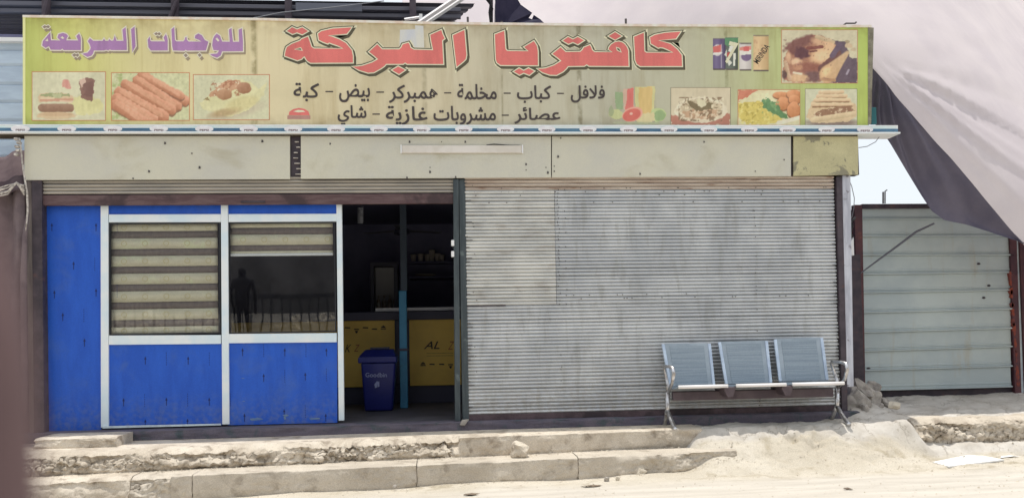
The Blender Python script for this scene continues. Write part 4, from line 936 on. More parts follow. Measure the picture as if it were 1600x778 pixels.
# rice and chicken bites
p = Paint(1153.5, 141, 1249.5, 195.5, (206, 196, 150)); p.poly([(1153, 141), (1186, 141), (1170, 150), (1153, 158)], (202, 120, 92), wob=2); p.poly([(1153, 160), (1175, 147), (1200, 146), (1215, 160), (1205, 192), (1153, 190)], (212, 204, 158), wob=2)
p.poly([(1153, 162), (1186, 158), (1206, 170), (1222, 188), (1200, 195), (1165, 194), (1153, 182)], (208, 188, 92), wob=2); p.mottle(4, 0, 5, .58, (172, 150, 62), .7, box=(1155, 160, 1212, 194)); p.mottle(5, 0, 8, .6, (222, 208, 124), .8, box=(1155, 160, 1212, 194))
for (a, b, rx, ry) in ((1220, 149, 13, 6), (1240, 148, 12, 8), (1224, 162, 12, 11), (1241, 156, 10, 8), (1240, 172, 11, 14)):
    p.ell(a, b+1.5, rx, ry, (136, 84, 56)); p.ell(a, b, rx*.92, ry*.92, (204, 132, 84), sh=18, wob=.15)
p.poly([(1188, 158), (1200, 154), (1212, 160), (1220, 172), (1236, 184), (1222, 186), (1206, 176), (1192, 170)], (92, 134, 84), wob=3); p.mottle(4, 0, 3, .6, (128, 164, 104), .7, box=(1190, 154, 1230, 186)); p.cap(1216, 193, 1249, 184, 3, (216, 206, 178)); p.mottle(3, 14, 6)
p.build('rice_picture', FYp, sign, M['ink_frame'], .7)
# shawarma wrap
p = Paint(1258.5, 139.5, 1339, 195.5, (196, 194, 162)); p.ell(1300, 192, 40, 7, (138, 116, 102), soft=4)
p.poly([(1260, 184), (1268, 160), (1280, 148), (1316, 146), (1328, 158), (1338, 164), (1339, 182), (1326, 190), (1280, 193), (1266, 190)], (204, 176, 134), wob=1)
for k, yy_ in enumerate((145, 151, 157, 164)): p.cap(1282-k*4, yy_, 1316+k*5, yy_-1+k*.4, 3.4, (212, 180, 138), sh=20, wob=.3, seed=k); p.cap(1282-k*4, yy_+3.6, 1316+k*5, yy_+2.6, 1., (132, 92, 62), wob=.6, a=.9)
p.poly([(1272, 178), (1290, 170), (1328, 166), (1334, 174), (1316, 182), (1282, 184)], (146, 106, 78), wob=2); p.mottle(3.5, 0, 5, .55, (212, 188, 152), .8, box=(1272, 167, 1334, 184)); p.cap(1270, 188, 1334, 178, 4, (206, 180, 138), sh=16, wob=.2); p.mottle(3, 14, 7)
p.build('wrap_picture', FYp, sign, M['ink_frame_dark'], .5)
# roast chicken
p = Paint(1221.5, 47.5, 1339.5, 130, (196, 186, 152)); p.mottle(14, 8, 3)
p.poly([(1300, 62), (1322, 66), (1328, 90), (1339.5, 92), (1339.5, 130), (1292, 130), (1290, 104)], (94, 76, 88), wob=1.2)
p.poly([(1223, 118), (1225, 92), (1233, 74), (1246, 63), (1262, 58), (1280, 55), (1298, 62), (1308, 74), (1307, 90), (1298, 104), (1296, 128), (1262, 129), (1238, 129), (1226, 126)], (170, 116, 90), wob=1.8)
p.ell(1250, 68, 26, 8, (124, 78, 72), rot=-.4, soft=4, wob=.5, seed=2); p.ell(1284, 66, 16, 6, (204, 158, 120), rot=.2, soft=4); p.cap(1276, 58, 1302, 66, 3, (190, 164, 126), sh=10, wob=.3)
p.ell(1286, 84, 20, 14, (214, 168, 122), rot=-.35, soft=8); p.ell(1282, 88, 15, 8, (226, 182, 136), rot=-.35, soft=6); p.ell(1296, 72, 8, 6, (218, 174, 130), soft=5)
p.ell(1252, 84, 12, 10, (96, 58, 64), soft=4, wob=.5, seed=5); p.ell(1238, 78, 5, 8, (120, 74, 68), soft=3, wob=.5); p.cap(1262, 76, 1284, 74, 2.6, (128, 70, 62), wob=.5, seed=4); p.cap(1266, 81, 1276, 80, 1.4, (110, 62, 58), wob=.5); p.ell(1243, 97, 9, 6, (222, 178, 138), soft=4, wob=.4); p.ell(1232, 90, 4, 7, (206, 160, 122), soft=3, wob=.4)
p.ell(1262, 107, 22, 8, (146, 88, 72), soft=5, wob=.4, seed=7); p.ell(1246, 106, 8, 5, (184, 128, 96), soft=3, wob=.4); p.ell(1270, 120, 17, 8, (112, 78, 76), soft=4, wob=.3); p.ell(1248, 122, 14, 7, (208, 166, 122), soft=4, wob=.3); p.cap(1227, 98, 1234, 124, 3, (192, 156, 122), sh=12, wob=.4); p.ell(1226, 118, 4, 7, (92, 66, 60), soft=2, wob=.6); p.cap(1240, 114, 1252, 116, 1.6, (226, 196, 166))
p.cap(1282, 108, 1310, 84, 4.6, (110, 70, 66), wob=.3); p.cap(1300, 88, 1312, 70, 4, (98, 78, 96), wob=.3)
for q in range(13): t = q/12; p.ell(1294+t*30, 116-t*33, 15-12*t**.8, 13.5-10.4*t**.8, (202-6*t, 158+4*t, 112+8*t), rot=-.75, soft=2.5)
p.ell(1291, 112, 9, 6, (224, 184, 130), rot=-.7, soft=5); p.cap(1285, 124, 1304, 126, 2.4, (176, 130, 92), wob=.4); p.ell(1326, 72, 6, 4.4, (196, 170, 132), wob=.6, seed=3); p.ell(1333, 78, 4.5, 3.4, (188, 166, 130), wob=.6); p.ell(1324, 66, 4, 2.6, (160, 140, 108), wob=.6); p.cap(1323, 116, 1326, 110, 1.6, (150, 136, 150))
p.mottle(3.5, 0, 43, .72, (116, 66, 60), .5, box=(1224, 60, 1300, 128)); p.mottle(3, 14, 44)
p.build('roast_chicken_picture', FYp, sign, M['ink_frame'], .7)
# cans
p = Paint(1110, 52, 1206, 114, (176, 178, 140)); p.im0 = p.im.copy()
def can(x0, y0, x1, y1, col, sh=18):
    m_ = ((p.gx > x0) & (p.gx < x1) & (p.gy > y0) & (p.gy < y1)).astype(float); t = (p.gx-x0)/(x1-x0)
    p.blend(m_, np.asarray(col, float)+(sh*np.sin(t*PI*1.3+.3)-sh*.5)[..., None]); p.cap(x0+2, y1, x1-2, y1, 1.2, (84, 74, 70)); p.cap(x0+1, y0, x1-1, y0, .8, (110, 100, 110))
can(1113, 61, 1133, 109, (98, 84, 122)); can(1127, 61, 1134, 109, (84, 72, 104)); p.ell(1121, 79, 7, 9, (196, 190, 186)); p.poly([(1114, 74), (1127, 70), (1127, 82), (1114, 82)], (204, 96, 90), wob=.5); p.cap(1115, 85, 1127, 83, 1.4, (214, 208, 200)); p.cap(1127, 70, 1127, 106, .8, (190, 184, 190), a=.7)
can(1133, 59.5, 1154, 109, (84, 92, 84)); p.poly([(1133, 60), (1154, 60), (1153, 66), (1140, 74), (1133, 70)], (86, 138, 96)); p.poly([(1140, 73), (1148, 66), (1151, 72), (1144, 84), (1138, 80)], (208, 208, 196)); p.ell(1139, 86, 4.5, 4, (184, 78, 70)); p.poly([(1134, 90), (1144, 98), (1139, 104)], (206, 206, 192)); p.poly([(1146, 84), (1150, 84), (1148, 104), (1146, 104)], (206, 206, 192)); p.poly([(1132, 86), (1136, 76), (1135, 90)], (196, 198, 184))
can(1154.5, 68, 1175, 110, (196, 188, 182), 12); p.poly([(1156, 74), (1174, 72), (1174, 82), (1156, 84)], (208, 128, 112), wob=.6); p.ell(1166, 89, 8, 7, (108, 86, 122)); p.poly([(1156, 80), (1174, 78), (1174, 85), (1156, 87)], (216, 204, 192)); p.poly([(1162, 74), (1171, 74), (1171, 80), (1162, 81)], (206, 90, 86)); p.cap(1158, 68.5, 1173, 68.5, 1.2, (112, 104, 96))
can(1176, 56, 1202, 111, (206, 172, 122), 16); p.mottle(6, 0, 4, .55, (192, 142, 104), .6, box=(1177, 62, 1202, 108)); p.cap(1181, 56, 1199, 56, 1.2, (132, 122, 90))
p.build('drink_cans_picture', FYp, sign)
word('MIRINDA', 1173.5, 1206.5, 80, 89.5, FYp-.001, M['ink_black'], 'can_lettering', sign, off=.012, arabic=False, rot=-.98)
word('7', 1135.5, 1150, 66, 101, FYp-.001, M['ink_halo'], 'can_lettering', sign, off=.02, arabic=False, rot=.25)
# burger mark
flat([[(451, 180.5), (452, 175), (458, 171), (467, 169), (476, 170.5), (482, 174.5), (484, 180.5)]], SY-.0012, M['ink_red'], 'burger_mark'); flat([[(449, 181), (485, 181), (485, 186.5), (449, 186.5)]], SY-.0012, ink('ink_mauve', (170, 130, 120)), 'burger_mark')
flat([[(458, 174.5), (466, 172), (474, 173), (477, 175), (466, 176)]], SY-.0018, M['ink_cream'], 'burger_mark')

# ------------------------------------------------------------------ canopy strip under the sign
can_y = -.13
cn = thing('canopy_strip', 'thin white and blue canopy strip with oval badges between sign and fascia', 'canopy', (0, can_y, 2.77))
def cpart(name, px0, px1, a0, a1, b0, b1, y0, y1, m, bevel=0):
    c = [(X(px0, b0, y0), Z(px0, b0, y0)), (X(px1, b1, y0), Z(px1, b1, y0)), (X(px1, a1, y0), Z(px1, a1, y0)), (X(px0, a0, y0), Z(px0, a0, y0))]
    return at0(MB().quadbox(c, y0, y1).build(name, m, cn, bevel=bevel), cn)
CL, CR = -60, 1403
cpart('top_lip', CL, CR, 194.5, 196, 196.5, 198, can_y-.006, .05, M['canopy_white'])
cpart('pale_band', CL, CR, 196.6, 198.1, 200, 201.5, can_y, .05, M['canopy_cyan'])
cpart('blue_band', CL, CR, 200.1, 201.6, 205, 206.4, can_y-.003, .05, M['canopy_blue'])
cpart('bottom_lip', CL, CR+4, 205.1, 206.5, 207.8, 209, can_y-.022, .10, M['canopy_white'])
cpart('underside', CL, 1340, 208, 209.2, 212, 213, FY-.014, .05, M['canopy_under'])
bx = [31.5, 104, 176, 248, 319, 388.5, 458, 525, 592, 659, 724.6, 790, 854.6, 918.8, 982, 1045.6, 1108, 1171, 1231, 1292, 1352]
bx = [-42] + bx
for px in bx:
    n = 20; py = 201.2+(px/1400)*1.3; yb = can_y-.011
    v = []; rx, rz = .085, .030; cxx, czz = X(px, py, yb), Z(px, py, yb)
    ring = [(cxx+rx*math.copysign(abs(math.cos(a))**.8, math.cos(a)), czz+rz*math.sin(a)) for a in [2*PI*k/n for k in range(n)]]
    bo = at0(MB().quadbox(ring, yb, can_y+.002).build('badge', M['badge'], cn, bevel=.003, seg=1), cn)
    if 0 < px < 1400:
        t = word('PEPSI', px-7, px+7, py+.6, py+3.6, yb-.002, M['badge_ink'], 'badge_lettering', cn, off=.02, arabic=False)
        t.parent = bo; t.matrix_parent_inverse = Matrix.Identity(4)
# light fitting on the fascia
lf = thing('light_fitting', 'unlit white tube light fitting mounted across the second fascia panel', 'light fitting', (X(721, 234, FY), FY-.02, Z(721, 234, FY)))
def lfp(mb, n_, m, **k): return at0(mb.build(n_, m, lf, **k), lf)
a, b = P(628, 240, FY), P(815, 228, FY)
lfp(MB().box(a.x, b.x, FY-.024, FY-.004, a.z, b.z), 'housing', M['tube_housing'], bevel=.006)
lfp(MB().box(a.x-.012, a.x, FY-.034, FY-.004, a.z-.003, b.z+.003), 'end_cap', M['bar_white'], bevel=.003)
lfp(MB().box(b.x, b.x+.012, FY-.034, FY-.004, a.z-.003, b.z+.003), 'end_cap', M['bar_white'], bevel=.003)
wire = MB().tube([P(760, 227, FY-.01), P(772, 225.5, FY-.012), P(790, 227, FY-.01), P(812, 227.5, FY-.01)], .004, 6).build('cable', M['wire'], None)
tag(wire, 'short black cable lying along the top of the tube light fitting', 'cable')

# ------------------------------------------------------------------ inside the shop
def at_base(name, label, cat, p, group=None): return thing(name, label, cat, p, group)
cy = 2.25
ct = thing('service_counter', 'dim yellow printed counter with dark top seen through the open doorway', 'counter', (X(620, 600, cy), cy, 0))
def cpt(mb, n_, m, **k): return at0(mb.build(n_, m, ct, **k), ct)
cx0, cx1 = -3.2, X(760, 550, cy); z0, z1 = Z(620, 603, cy), Z(620, 500, cy)
xg0, xg1 = X(617, 550, cy), X(640, 550, cy)
cpt(MB().box(cx0, xg0, cy, cy+.04, z0, z1), 'front_panel', M['counter_yellow']); cpt(MB().box(xg1, cx1, cy, cy+.04, z0, z1), 'front_panel', M['counter_yellow'])
cpt(MB().box(cx0, cx1, cy+.04, cy+.6, .01, z0+.02), 'plinth', M['counter_dark']); cpt(MB().box(cx0, cx1, cy+.045, cy+.6, z0+.03, z1), 'carcass', M['counter_dark'])
cpt(MB().box(cx0, cx1, cy-.03, cy+.62, z1+.001, Z(620, 487, cy)), 'top', M['counter_dark'], bevel=.005)
cpt(MB().box(X(586, 482, cy), cx1, cy+.1, cy+.5, Z(620, 485.5, cy), Z(620, 480.5, cy)), 'steel_edge', M['counter_edge'])
word('AL', 662, 687, 533, 545, cy-.002, M['counter_print'], 'counter_lettering', ct, off=.012, arabic=False, italic=.35); word('Z', 700, 710, 533, 546, cy-.002, M['counter_red'], 'counter_lettering', ct, off=.0, arabic=False, italic=.4)
word('K', 539, 549, 538, 550, cy-.002, M['counter_print'], 'counter_lettering', ct, off=.0, arabic=False, italic=.4); word('Z', 553, 562, 538, 549, cy-.002, M['counter_red'], 'counter_lettering', ct, off=0, arabic=False, italic=.4)
ic = MB()
def icon(px, py, k):
    y_ = cy-.003; x, z = X(px, py, y_), Z(px, py, y_)
    if k % 3 == 0: ic.box(x-.032, x+.032, y_, y_+.001, z-.02, z-.006); ic.quadbox([(x-.03, z), (x+.03, z), (x+.02, z+.018), (x-.02, z+.018)], y_, y_+.001); ic.box(x-.008, x+.008, y_, y_+.001, z+.018, z+.03)
    elif k % 3 == 1: ic.quadbox([(x-.034, z-.004), (x+.034, z-.008), (x+.03, z+.008), (x-.028, z+.01)], y_, y_+.001)
    else: ic.box(x-.03, x+.03, y_, y_+.001, z-.01, z+.004); ic.quadbox([(x-.008, z-.05), (x+.008, z-.05), (x+.02, z-.02), (x-.02, z-.02)], y_, y_+.001)
for k, px in enumerate((543, 557, 571, 585, 599)): icon(px, 512+(k % 2)*2, (1, 2, 1, 1, 0)[k])
for k, px in enumerate((661, 675, 690, 704)): icon(px, 569, (0, 1, 1, 2)[k])
for py in (551.5, 555.5): x, z = X(687, py, cy), Z(687, py, cy); ic.box(x-.16, x+.17, cy-.003, cy-.002, z-.002, z+.002)
cpt(ic, 'counter_print', M['counter_print'])
# column
col_ = MB().box(X(624.5, 560, 1.55), X(636.5, 560, 1.55), 1.55, 1.66, .01, 1.35).build('post_lower', M['column_blue'], None, bevel=.006)
cl = thing('blue_column', 'slim blue painted steel column standing just inside the doorway', 'column', (X(630, 630, 1.55), 1.6, 0))
col_.parent = cl; at0(col_, cl); at0(MB().box(X(625.5, 400, 1.55), X(635.5, 400, 1.55), 1.56, 1.65, 1.351, 2.5).build('post_upper', mat('column_dark', (.05, .07, .1), rough=.6), cl), cl)
at0(MB().box(X(623, 545, 1.54), X(638, 545, 1.54), 1.54, 1.67, Z(630, 548, 1.55), Z(630, 544, 1.55)).build('clamp', M['counter_dark'], cl, bevel=.003), cl)
# wheelie-style bin
bn = thing('waste_bin', 'dark blue lidded plastic bin standing beside the blue column', 'bin', (X(592, 634, 1.15), 1.35, .01))
by = 1.15; sx = lambda px, py: X(px, py, by)
bw = [(sx(568, 630), .01, .0), (sx(562, 575), 0, 0)]
x_a, x_b = sx(569, 632), sx(613, 632); t_a, t_b = sx(563.5, 566), sx(618.5, 566); zbt, ztp = .012, Z(592, 566, by)
v = [(x_a, by+.05, zbt), (x_b, by+.05, zbt), (x_b, by+.40, zbt), (x_a, by+.40, zbt), (t_a, by, ztp), (t_b, by, ztp), (t_b, by+.45, ztp), (t_a, by+.45, ztp)]
fb = [(0, 3, 2, 1), (4, 5, 6, 7), (0, 1, 5, 4), (1, 2, 6, 5), (2, 3, 7, 6), (3, 0, 4, 7)]
at0(MB().add(v, fb).build('body', M['bin_blue'], bn, bevel=.025, seg=3, smooth=True), bn)
at0(MB().box(sx(559.5, 560), sx(620, 560), by-.02, by+.47, ztp-.005, Z(592, 557, by)).build('rim', M['bin_blue'], bn, bevel=.012), bn)
zz = Z(592, 557, by)+.001
at0(MB().add([(sx(560, 556), by-.015, zz), (sx(619, 556), by-.015, zz), (sx(619, 556), by+.46, zz), (sx(560, 556), by+.46, zz), (sx(569, 545), by+.12, zz+.075), (sx(613, 545), by+.12, zz+.075), (sx(613, 545), by+.4, zz+.075), (sx(569, 545), by+.4, zz+.075)], fb).build('lid', M['bin_blue'], bn, bevel=.012, seg=2), bn)
at0(MB().box(sx(576, 540), sx(607, 540), by+.2, by+.24, zz+.076, zz+.1).build('handle', M['counter_dark'], bn, bevel=.006), bn)
word('Goodbin', 571, 604.5, 582, 589, by+.008, M['bin_print'], 'bin_lettering', bn, off=.01, arabic=False)
flat([[(585, 600), (589, 595), (591, 596), (589, 605), (586, 606)], [(590.5, 597), (592.5, 595), (593, 603), (590, 605)]], by+.012, M['bin_print'], 'bin_mark', bn)
# display fridge
fr = thing('display_fridge', 'glass fronted cabinet with bottles behind the counter left of the column', 'display cabinet', (X(600, 480, 3.4), 3.5, .01))
fy_ = 3.3; fa, fb_ = P(578, 410, fy_), P(622, 486, fy_)
def frp(mb, n_, m, **k): return at0(mb.build(n_, m, fr, **k), fr)
frp(MB().box(fa.x, fa.x+.05, fy_, fy_+.5, .02, fa.z).box(fb_.x-.05, fb_.x, fy_, fy_+.5, .02, fa.z).box(fa.x+.05, fb_.x-.05, fy_, fy_+.5, fa.z-.05, fa.z), 'frame', M['counter_dark'])
frp(MB().box(fa.x+.05, fb_.x-.05, fy_+.3, fy_+.34, .02, fa.z-.05), 'back_panel', mat('fridge_lining', (.45, .45, .46), rough=.5))
frp(MB().box(fa.x+.05, fb_.x-.05, fy_+.02, fy_+.3, fb_.z-.02, fb_.z), 'shelf', M['counter_edge'])
for k in range(5):
    bt = MB().lathe((fa.x+.1+k*.075, fy_+.15, fb_.z+.001), [(.028, 0), (.03, .01), (.03, .13), (.012, .18), (.012, .22)], 10).build('bottle', M['bottle'], None, smooth=True)
    tag(bt, ('leftmost bottle', 'second bottle from the left', 'middle bottle', 'fourth bottle from the left', 'rightmost bottle')[k]+' on the shelf of the display cabinet', 'bottle', 'bottles in the display cabinet')
# cup shelf
shf = MB().box(X(640, 408, 4.4), X(745, 408, 4.4), 4.3, 4.59, Z(660, 412, 4.4), Z(660, 409, 4.4)).build('wall_shelf', M['inner_wall'], None); tag(shf, 'dark wall shelf carrying pale cups at the back of the shop', 'shelf')
for k, (px, h_) in enumerate(((646, .11), (657, .12), (668, .11), (675, .17), (684, .12), (690, .1))):
    q = MB().lathe((X(px, 408, 4.4), 4.42, Z(660, 409, 4.4)+.001), [(.03, 0), (.045, h_*.9), (.048, h_)], 12).build('paper_cup', M['cup'], None, smooth=True)
    tag(q, ('leftmost short pale cup', 'second pale cup from the left', 'third short pale cup from the left', 'tallest pale cup', 'pale cup right of the tallest', 'rightmost short pale cup')[k]+' on the shelf at the back of the shop', 'cup', 'cups on the back shelf')
# plate on the wall unit
ob = MB().lathe((X(664, 426, 4.0), 4.3, Z(664, 430, 4.0)), [(.05, 0), (.15, .02), (.16, .03)], 18).build('tray', M['cup'], None, smooth=True); tag(ob, 'pale shallow dish below the shelf of cups', 'dish')
sup = MB().box(X(640, 432, 4.0), X(745, 432, 4.0), 4.05, 4.59, Z(664, 434, 4.0), Z(664, 431, 4.0)-.002).build('wall_shelf', M['inner_wall'], None); tag(sup, 'dark lower wall shelf carrying a shallow dish', 'shelf')
# hanging spiral
sp_ = [(X(563, 320, .8)+.028*math.cos(t*.7), .8+.028*math.sin(t*.7), Z(563, 324, .8)-t*.0024) for t in range(0, 72)]
hs = MB().tube(sp_, .005, 5).build('hanging_spiral', mat('dim_plastic', (.35, .36, .4), rough=.5), None, smooth=True); tag(hs, 'pale coiled ornament hanging from the doorway ceiling', 'ornament')
MB().tube([(X(563, 320, .8), .8, Z(563, 324, .8)), (X(563, 320, .8), .8, 2.5)], .002, 5).build('hanging_cord', M['wire'], hs)
# ceiling fan
fn = thing('ceiling_fan', 'dim ceiling fan hanging above the counter', 'fan', (X(628, 362, 2.6), 2.6, 2.0))
fz = Z(628, 362, 2.6)
at0(MB().lathe((fn.location.x, 2.6, fz-.05), [(.03, 0), (.1, .02), (.1, .08), (.03, .1), (.015, .12), (.015, 2.5-fz+.04)], 14).build('motor', M['counter_dark'], fn, smooth=True), fn)
for k in range(3):
    a_ = k*2*PI/3+.5; bl_ = MB().add([(fn.location.x+math.cos(a_)*r+math.sin(a_)*wd, 2.6+math.sin(a_)*r-math.cos(a_)*wd, fz+.01+sg) for r in (.1, .55) for wd in (-.06, .06) for sg in (0, .008)], [(0, 1, 3, 2), (4, 6, 7, 5), (0, 4, 5, 1), (2, 3, 7, 6), (0, 2, 6, 4), (1, 5, 7, 3)]).build('blade', mat('fan_blade', (.1, .1, .12), rough=.6) if k == 0 else bpy.data.materials['fan_blade'], fn); at0(bl_, fn)
# switches on the green post
sw = MB()
for py in (380, 397): a, b = P(705, py+5, -.02), P(709.5, py-4, -.02); sw.box(a.x, b.x, -.075, -.03, a.z, b.z)
o = sw.build('latch', M['bar_white'], bld, bevel=.004); o.matrix_parent_inverse = Matrix.Translation((0, -2, 0))
bs = MB().quadbox([(X(718, 664, -.2), Z(718, 664, -.2)), (X(726, 665, -.2), Z(726, 665, -.2)), (X(733, 655, -.2), Z(733, 655, -.2)), (X(722, 656, -.2), Z(722, 656, -.2))], -.2, -.14).build('stone_chip', M['stone'], None, bevel=.006); tag(bs, 'small grey stone chip at the foot of the green door post', 'stone')

# ------------------------------------------------------------------ bench
bc = thing('waiting_bench', 'three seat steel waiting bench with perforated backs standing before the closed shutter', 'bench', (X(1180, 660, -.3), -.35, -.08))
YB, YF, YR = -.13, -.52, -.30        # back top, seat front, beam
def bpp(mb, n_, m, **k): return at0(mb.build(n_, m, bc, **k), bc)
seats = [((1033, 537), (1110, 536), (1117, 602), (1045, 604), (1062, 1143)), ((1121, 534), (1199, 532), (1206, 598), (1132, 600), (1152, 1232)), ((1208, 529.5), (1285, 527), (1294, 594), (1216, 596), (1241, 1321))]
ZS = Z(1180, 602, YF)
for (tl, tr, brr, bll, fr2) in seats:
    yt, yb = YB, YB-.07
    TL, TR, BR, BL = P(*tl, yt), P(*tr, yt), P(*brr, yb), P(*bll, yb)
    def slab(u0, u1, v0, v1, off, th, m, nm, bevel=.004):
        def pt(u, v_): return TL.lerp(TR, u).lerp(BL.lerp(BR, u), v_)
        nrm = (TR-TL).cross(BL-TL).normalized();
        if nrm.y > 0: nrm = -nrm
        q = [pt(u0, v1), pt(u1, v1), pt(u1, v0), pt(u0, v0)]
        v = [p_+nrm*(off+th) for p_ in q]+[p_+nrm*off for p_ in q]
        return bpp(MB().add(v, [(0, 1, 2, 3), (7, 6, 5, 4)]+[(i, i+4, (i+1) % 4+4, (i+1) % 4) for i in range(4)]), nm, m, bevel=bevel)
    slab(.06, .94, .0, 1, 0, .012, M['bench_steel'], 'backrest')
    slab(.15, .85, .06, .97, .0125, .003, mat('bench_mesh', A(134, 145, 154), A(120, 132, 142), rough=.5, metal=.3, scale=9, stretch=(.15, 1, 16), mix=(.45, .55), fine=.1) if 'bench_mesh' not in bpy.data.materials else bpy.data.materials['bench_mesh'], 'perforated_panel', 0)
    slab(0, .062, .01, 1, -.004, .024, M['bench_rim'], 'side_rim', .006); slab(.938, 1, .01, 1, -.004, .024, M['bench_rim'], 'side_rim', .006)
    # seat pan: from the foot of the back to the rolled front edge
    x0b, x1b = BL.x, BR.x; x0f, x1f = X(fr2[0], 603, YF), X(fr2[1], 602, YF); zf = ZS
    g_ = np.zeros((9, 12, 3))
    for j in range(9):
        t = j/8
        for i in range(12):
            u = i/11; xa = x0b+(x1b-x0b)*u; xf = x0f+(x1f-x0f)*u
            g_[j, i] = (xa+(xf-xa)*t*.35+(xa*0), yb+(YF-yb)*t, BL.z-.012+(zf-BL.z+.012)*t-.018*math.sin(PI*t))
    xa0, xa1 = g_[8, 0, 0], g_[8, 11, 0]
    o = bpp(MB(), 'dummy', None) if False else at0(grid_obj('seat', g_, M['bench_steel'], bc), bc)
    md = o.modifiers.new('t', 'SOLIDIFY'); md.thickness = .012
    bpp(MB().tube([(xa0, YF, zf+.002), (xa1, YF, zf+.002)], .0165, 10), 'front_roll', M['roll_sunlit'], smooth=True)
zb_ = ZS-.085
bpp(MB().box(X(1050, 600, YR), X(1300, 600, YR), YR-.03, YR+.03, zb_-.055, zb_+.03), 'beam', M['bench_dark'], bevel=.006)
for px in (1132, 1220):
    c_ = X(px-2, 610, YR); bpp(MB().quadbox([(c_-.05, zb_+.031), (c_-.025, zb_-.02), (c_+.025, zb_-.02), (c_+.06, zb_+.07), (c_-.06, zb_+.07)], YR-.2, YR+.1), 'seat_bracket', M['bench_dark'], bevel=.004)
for (pxl, side) in ((1043, -1), (1308, 1)):
    xl = X(pxl, 610, YR); zf0 = Z(pxl, 662, -.50) if side < 0 else Z(pxl, 652, -.5)
    zg = -.082
    bpp(MB().tube([(xl, YR, zb_+.03), (xl-.004, YR, zb_-.12), (xl-.006, YR, zb_-.17)], [.024, .021, .022], 10), 'leg', M['chrome'], smooth=True)
    bpp(MB().tube([(xl-.006, YR, zb_-.15), (xl+.0, YR-.08, zb_-.22), (xl+.01, YR-.19, zb_-.30), (xl+.012, YR-.21, zg+.0)], [.022, .021, .02, .019], 10), 'foot', M['chrome'], smooth=True)
    bpp(MB().tube([(xl-.006, YR, zb_-.15), (xl-.0, YR+.08, zb_-.22), (xl+.0, YR+.15, zb_-.31), (xl+.0, YR+.16, zg+.0)], [.022, .019, .017, .015], 10), 'foot', M['chrome'], smooth=True)
    # armrest: rises from the beam, bends forward then down
    zt_ = Z(pxl, 573 if side < 0 else 566, YR-.1)
    bpp(MB().tube([(xl, YR, zb_+.02), (xl+.003, YR-.0, zb_+.1), (xl+.004, YR+.12, zt_-.02), (xl+.002, YR+.1, zt_), (xl, YR-.1, zt_+.002), (xl, YR-.2, zt_-.01), (xl+.006, YR-.215, zt_-.06), (xl+.004, YR-.16, zb_+.12), (xl, YR-.02, zb_+.03)], [.015, .015, .013, .014, .017, .018, .018, .016, .015], 10), 'armrest', M['chrome'], smooth=True)

# ------------------------------------------------------------------ metal wall on the right
WY = 1.0
mw = thing('metal_gate', 'grey green sheet metal wall in a dark frame under the tarpaulin', 'metal wall', (X(1460, 608, WY), WY, .09))
def mwp(mb, n_, m, **k): return at0(mb.build(n_, m, mw, **k), mw)
ribs = [326, 343, 371, 400, 430, 459, 490, 520.5, 550, 580, 611]
ribs_r = [326, 343, 371, 400, 427, 454.5, 484, 514, 542.5, 573, 605]
for k in range(len(ribs)-1):
    xa, xb = X(1344, ribs[k], WY), X(1579, ribs[k], WY); n = 2
    zt0, zt1 = Z(1344, ribs[k], WY), Z(1579, ribs_r[k], WY); zb0, zb1 = Z(1344, ribs[k+1], WY), Z(1579, ribs_r[k+1], WY)
    # profile: flat with a pressed rib at the lower edge
    prof = [(0, 0), (.0, .70), (-.006, .74), (-.006, .79), (.001, .82), (.001, .88), (-.030, .92), (-.030, .975), (.008, 1.0)]
    v = []
    for x, a, b in ((xa, zt0, zb0), (xb, zt1, zb1)): v += [(x, WY+dy, a+(b-a)*t) for dy, t in prof]
    m_ = len(prof)
    mwp(MB().add(v, [(i, i+1, m_+i+1, m_+i) for i in range(m_-1)]), 'metal_sheet', M['sheet_green'])
mwp(MB().box(X(1337, 400, WY-.04), X(1580, 330, WY), WY+.03, WY+.05, .0, Z(1400, 327, WY)), 'backing', M['black_steel'])
mwp(MB().quadbox([(X(1341, 606, WY-.05), -.02), (X(1352, 606, WY-.05), -.02), (X(1347.5, 320, WY-.05), Z(1347, 320, WY-.05)), (X(1335, 320, WY-.05), Z(1335, 320, WY-.05))], WY-.05, WY+.03), 'frame_post', M['maroon'], bevel=.004)
mwp(MB().box(X(1347.6, 322, WY-.05), X(1600, 322, WY-.05), WY-.05, WY+.03, Z(1400, 325.5, WY-.05), Z(1400, 318.5, WY-.05)), 'top_rail', M['black_steel'], bevel=.004)
mwp(MB().quadbox([(X(1586, 606, WY-.03), .0), (X(1596, 606, WY-.03), .0), (X(1588, 345, WY-.03), Z(1588, 345, WY-.03)), (X(1577, 345, WY-.03), Z(1577, 345, WY-.03))], WY-.03, WY+.03), 'frame_post', M['maroon'], bevel=.004)
mwp(MB().box(X(1591, 500, WY), X(1606, 500, WY), WY+.0, WY+.04, .0, Z(1600, 345, WY)), 'side_strip', M['alu_dirty'])
mwp(MB().box(X(1598, 600, WY-.03)+.03, X(1640, 600, WY-.03), WY-.03, WY+.03, .0, Z(1600, 340, WY)), 'frame_post', M['maroon'])
ru = MB()
for k in range(34):
    z = random.uniform(.12, 1.5); xx_ = X(1581+(2.2-z)*4.6-4, 480, WY-.031); s = .012+.02*random.random(); n = 7
    ru.quadbox([(xx_+math.cos(2*PI*q/n)*s*random.uniform(.5, 1), z+math.sin(2*PI*q/n)*s*random.uniform(.7, 2)) for q in range(n)], WY-.034+.0002*(k % 7), WY-.0)
mwp(ru, 'rust_scab', mat('rust_flake', A(124, 60, 44), A(92, 54, 56), rough=.85, scale=20))['kind'] = 'stuff'
hl = MB()
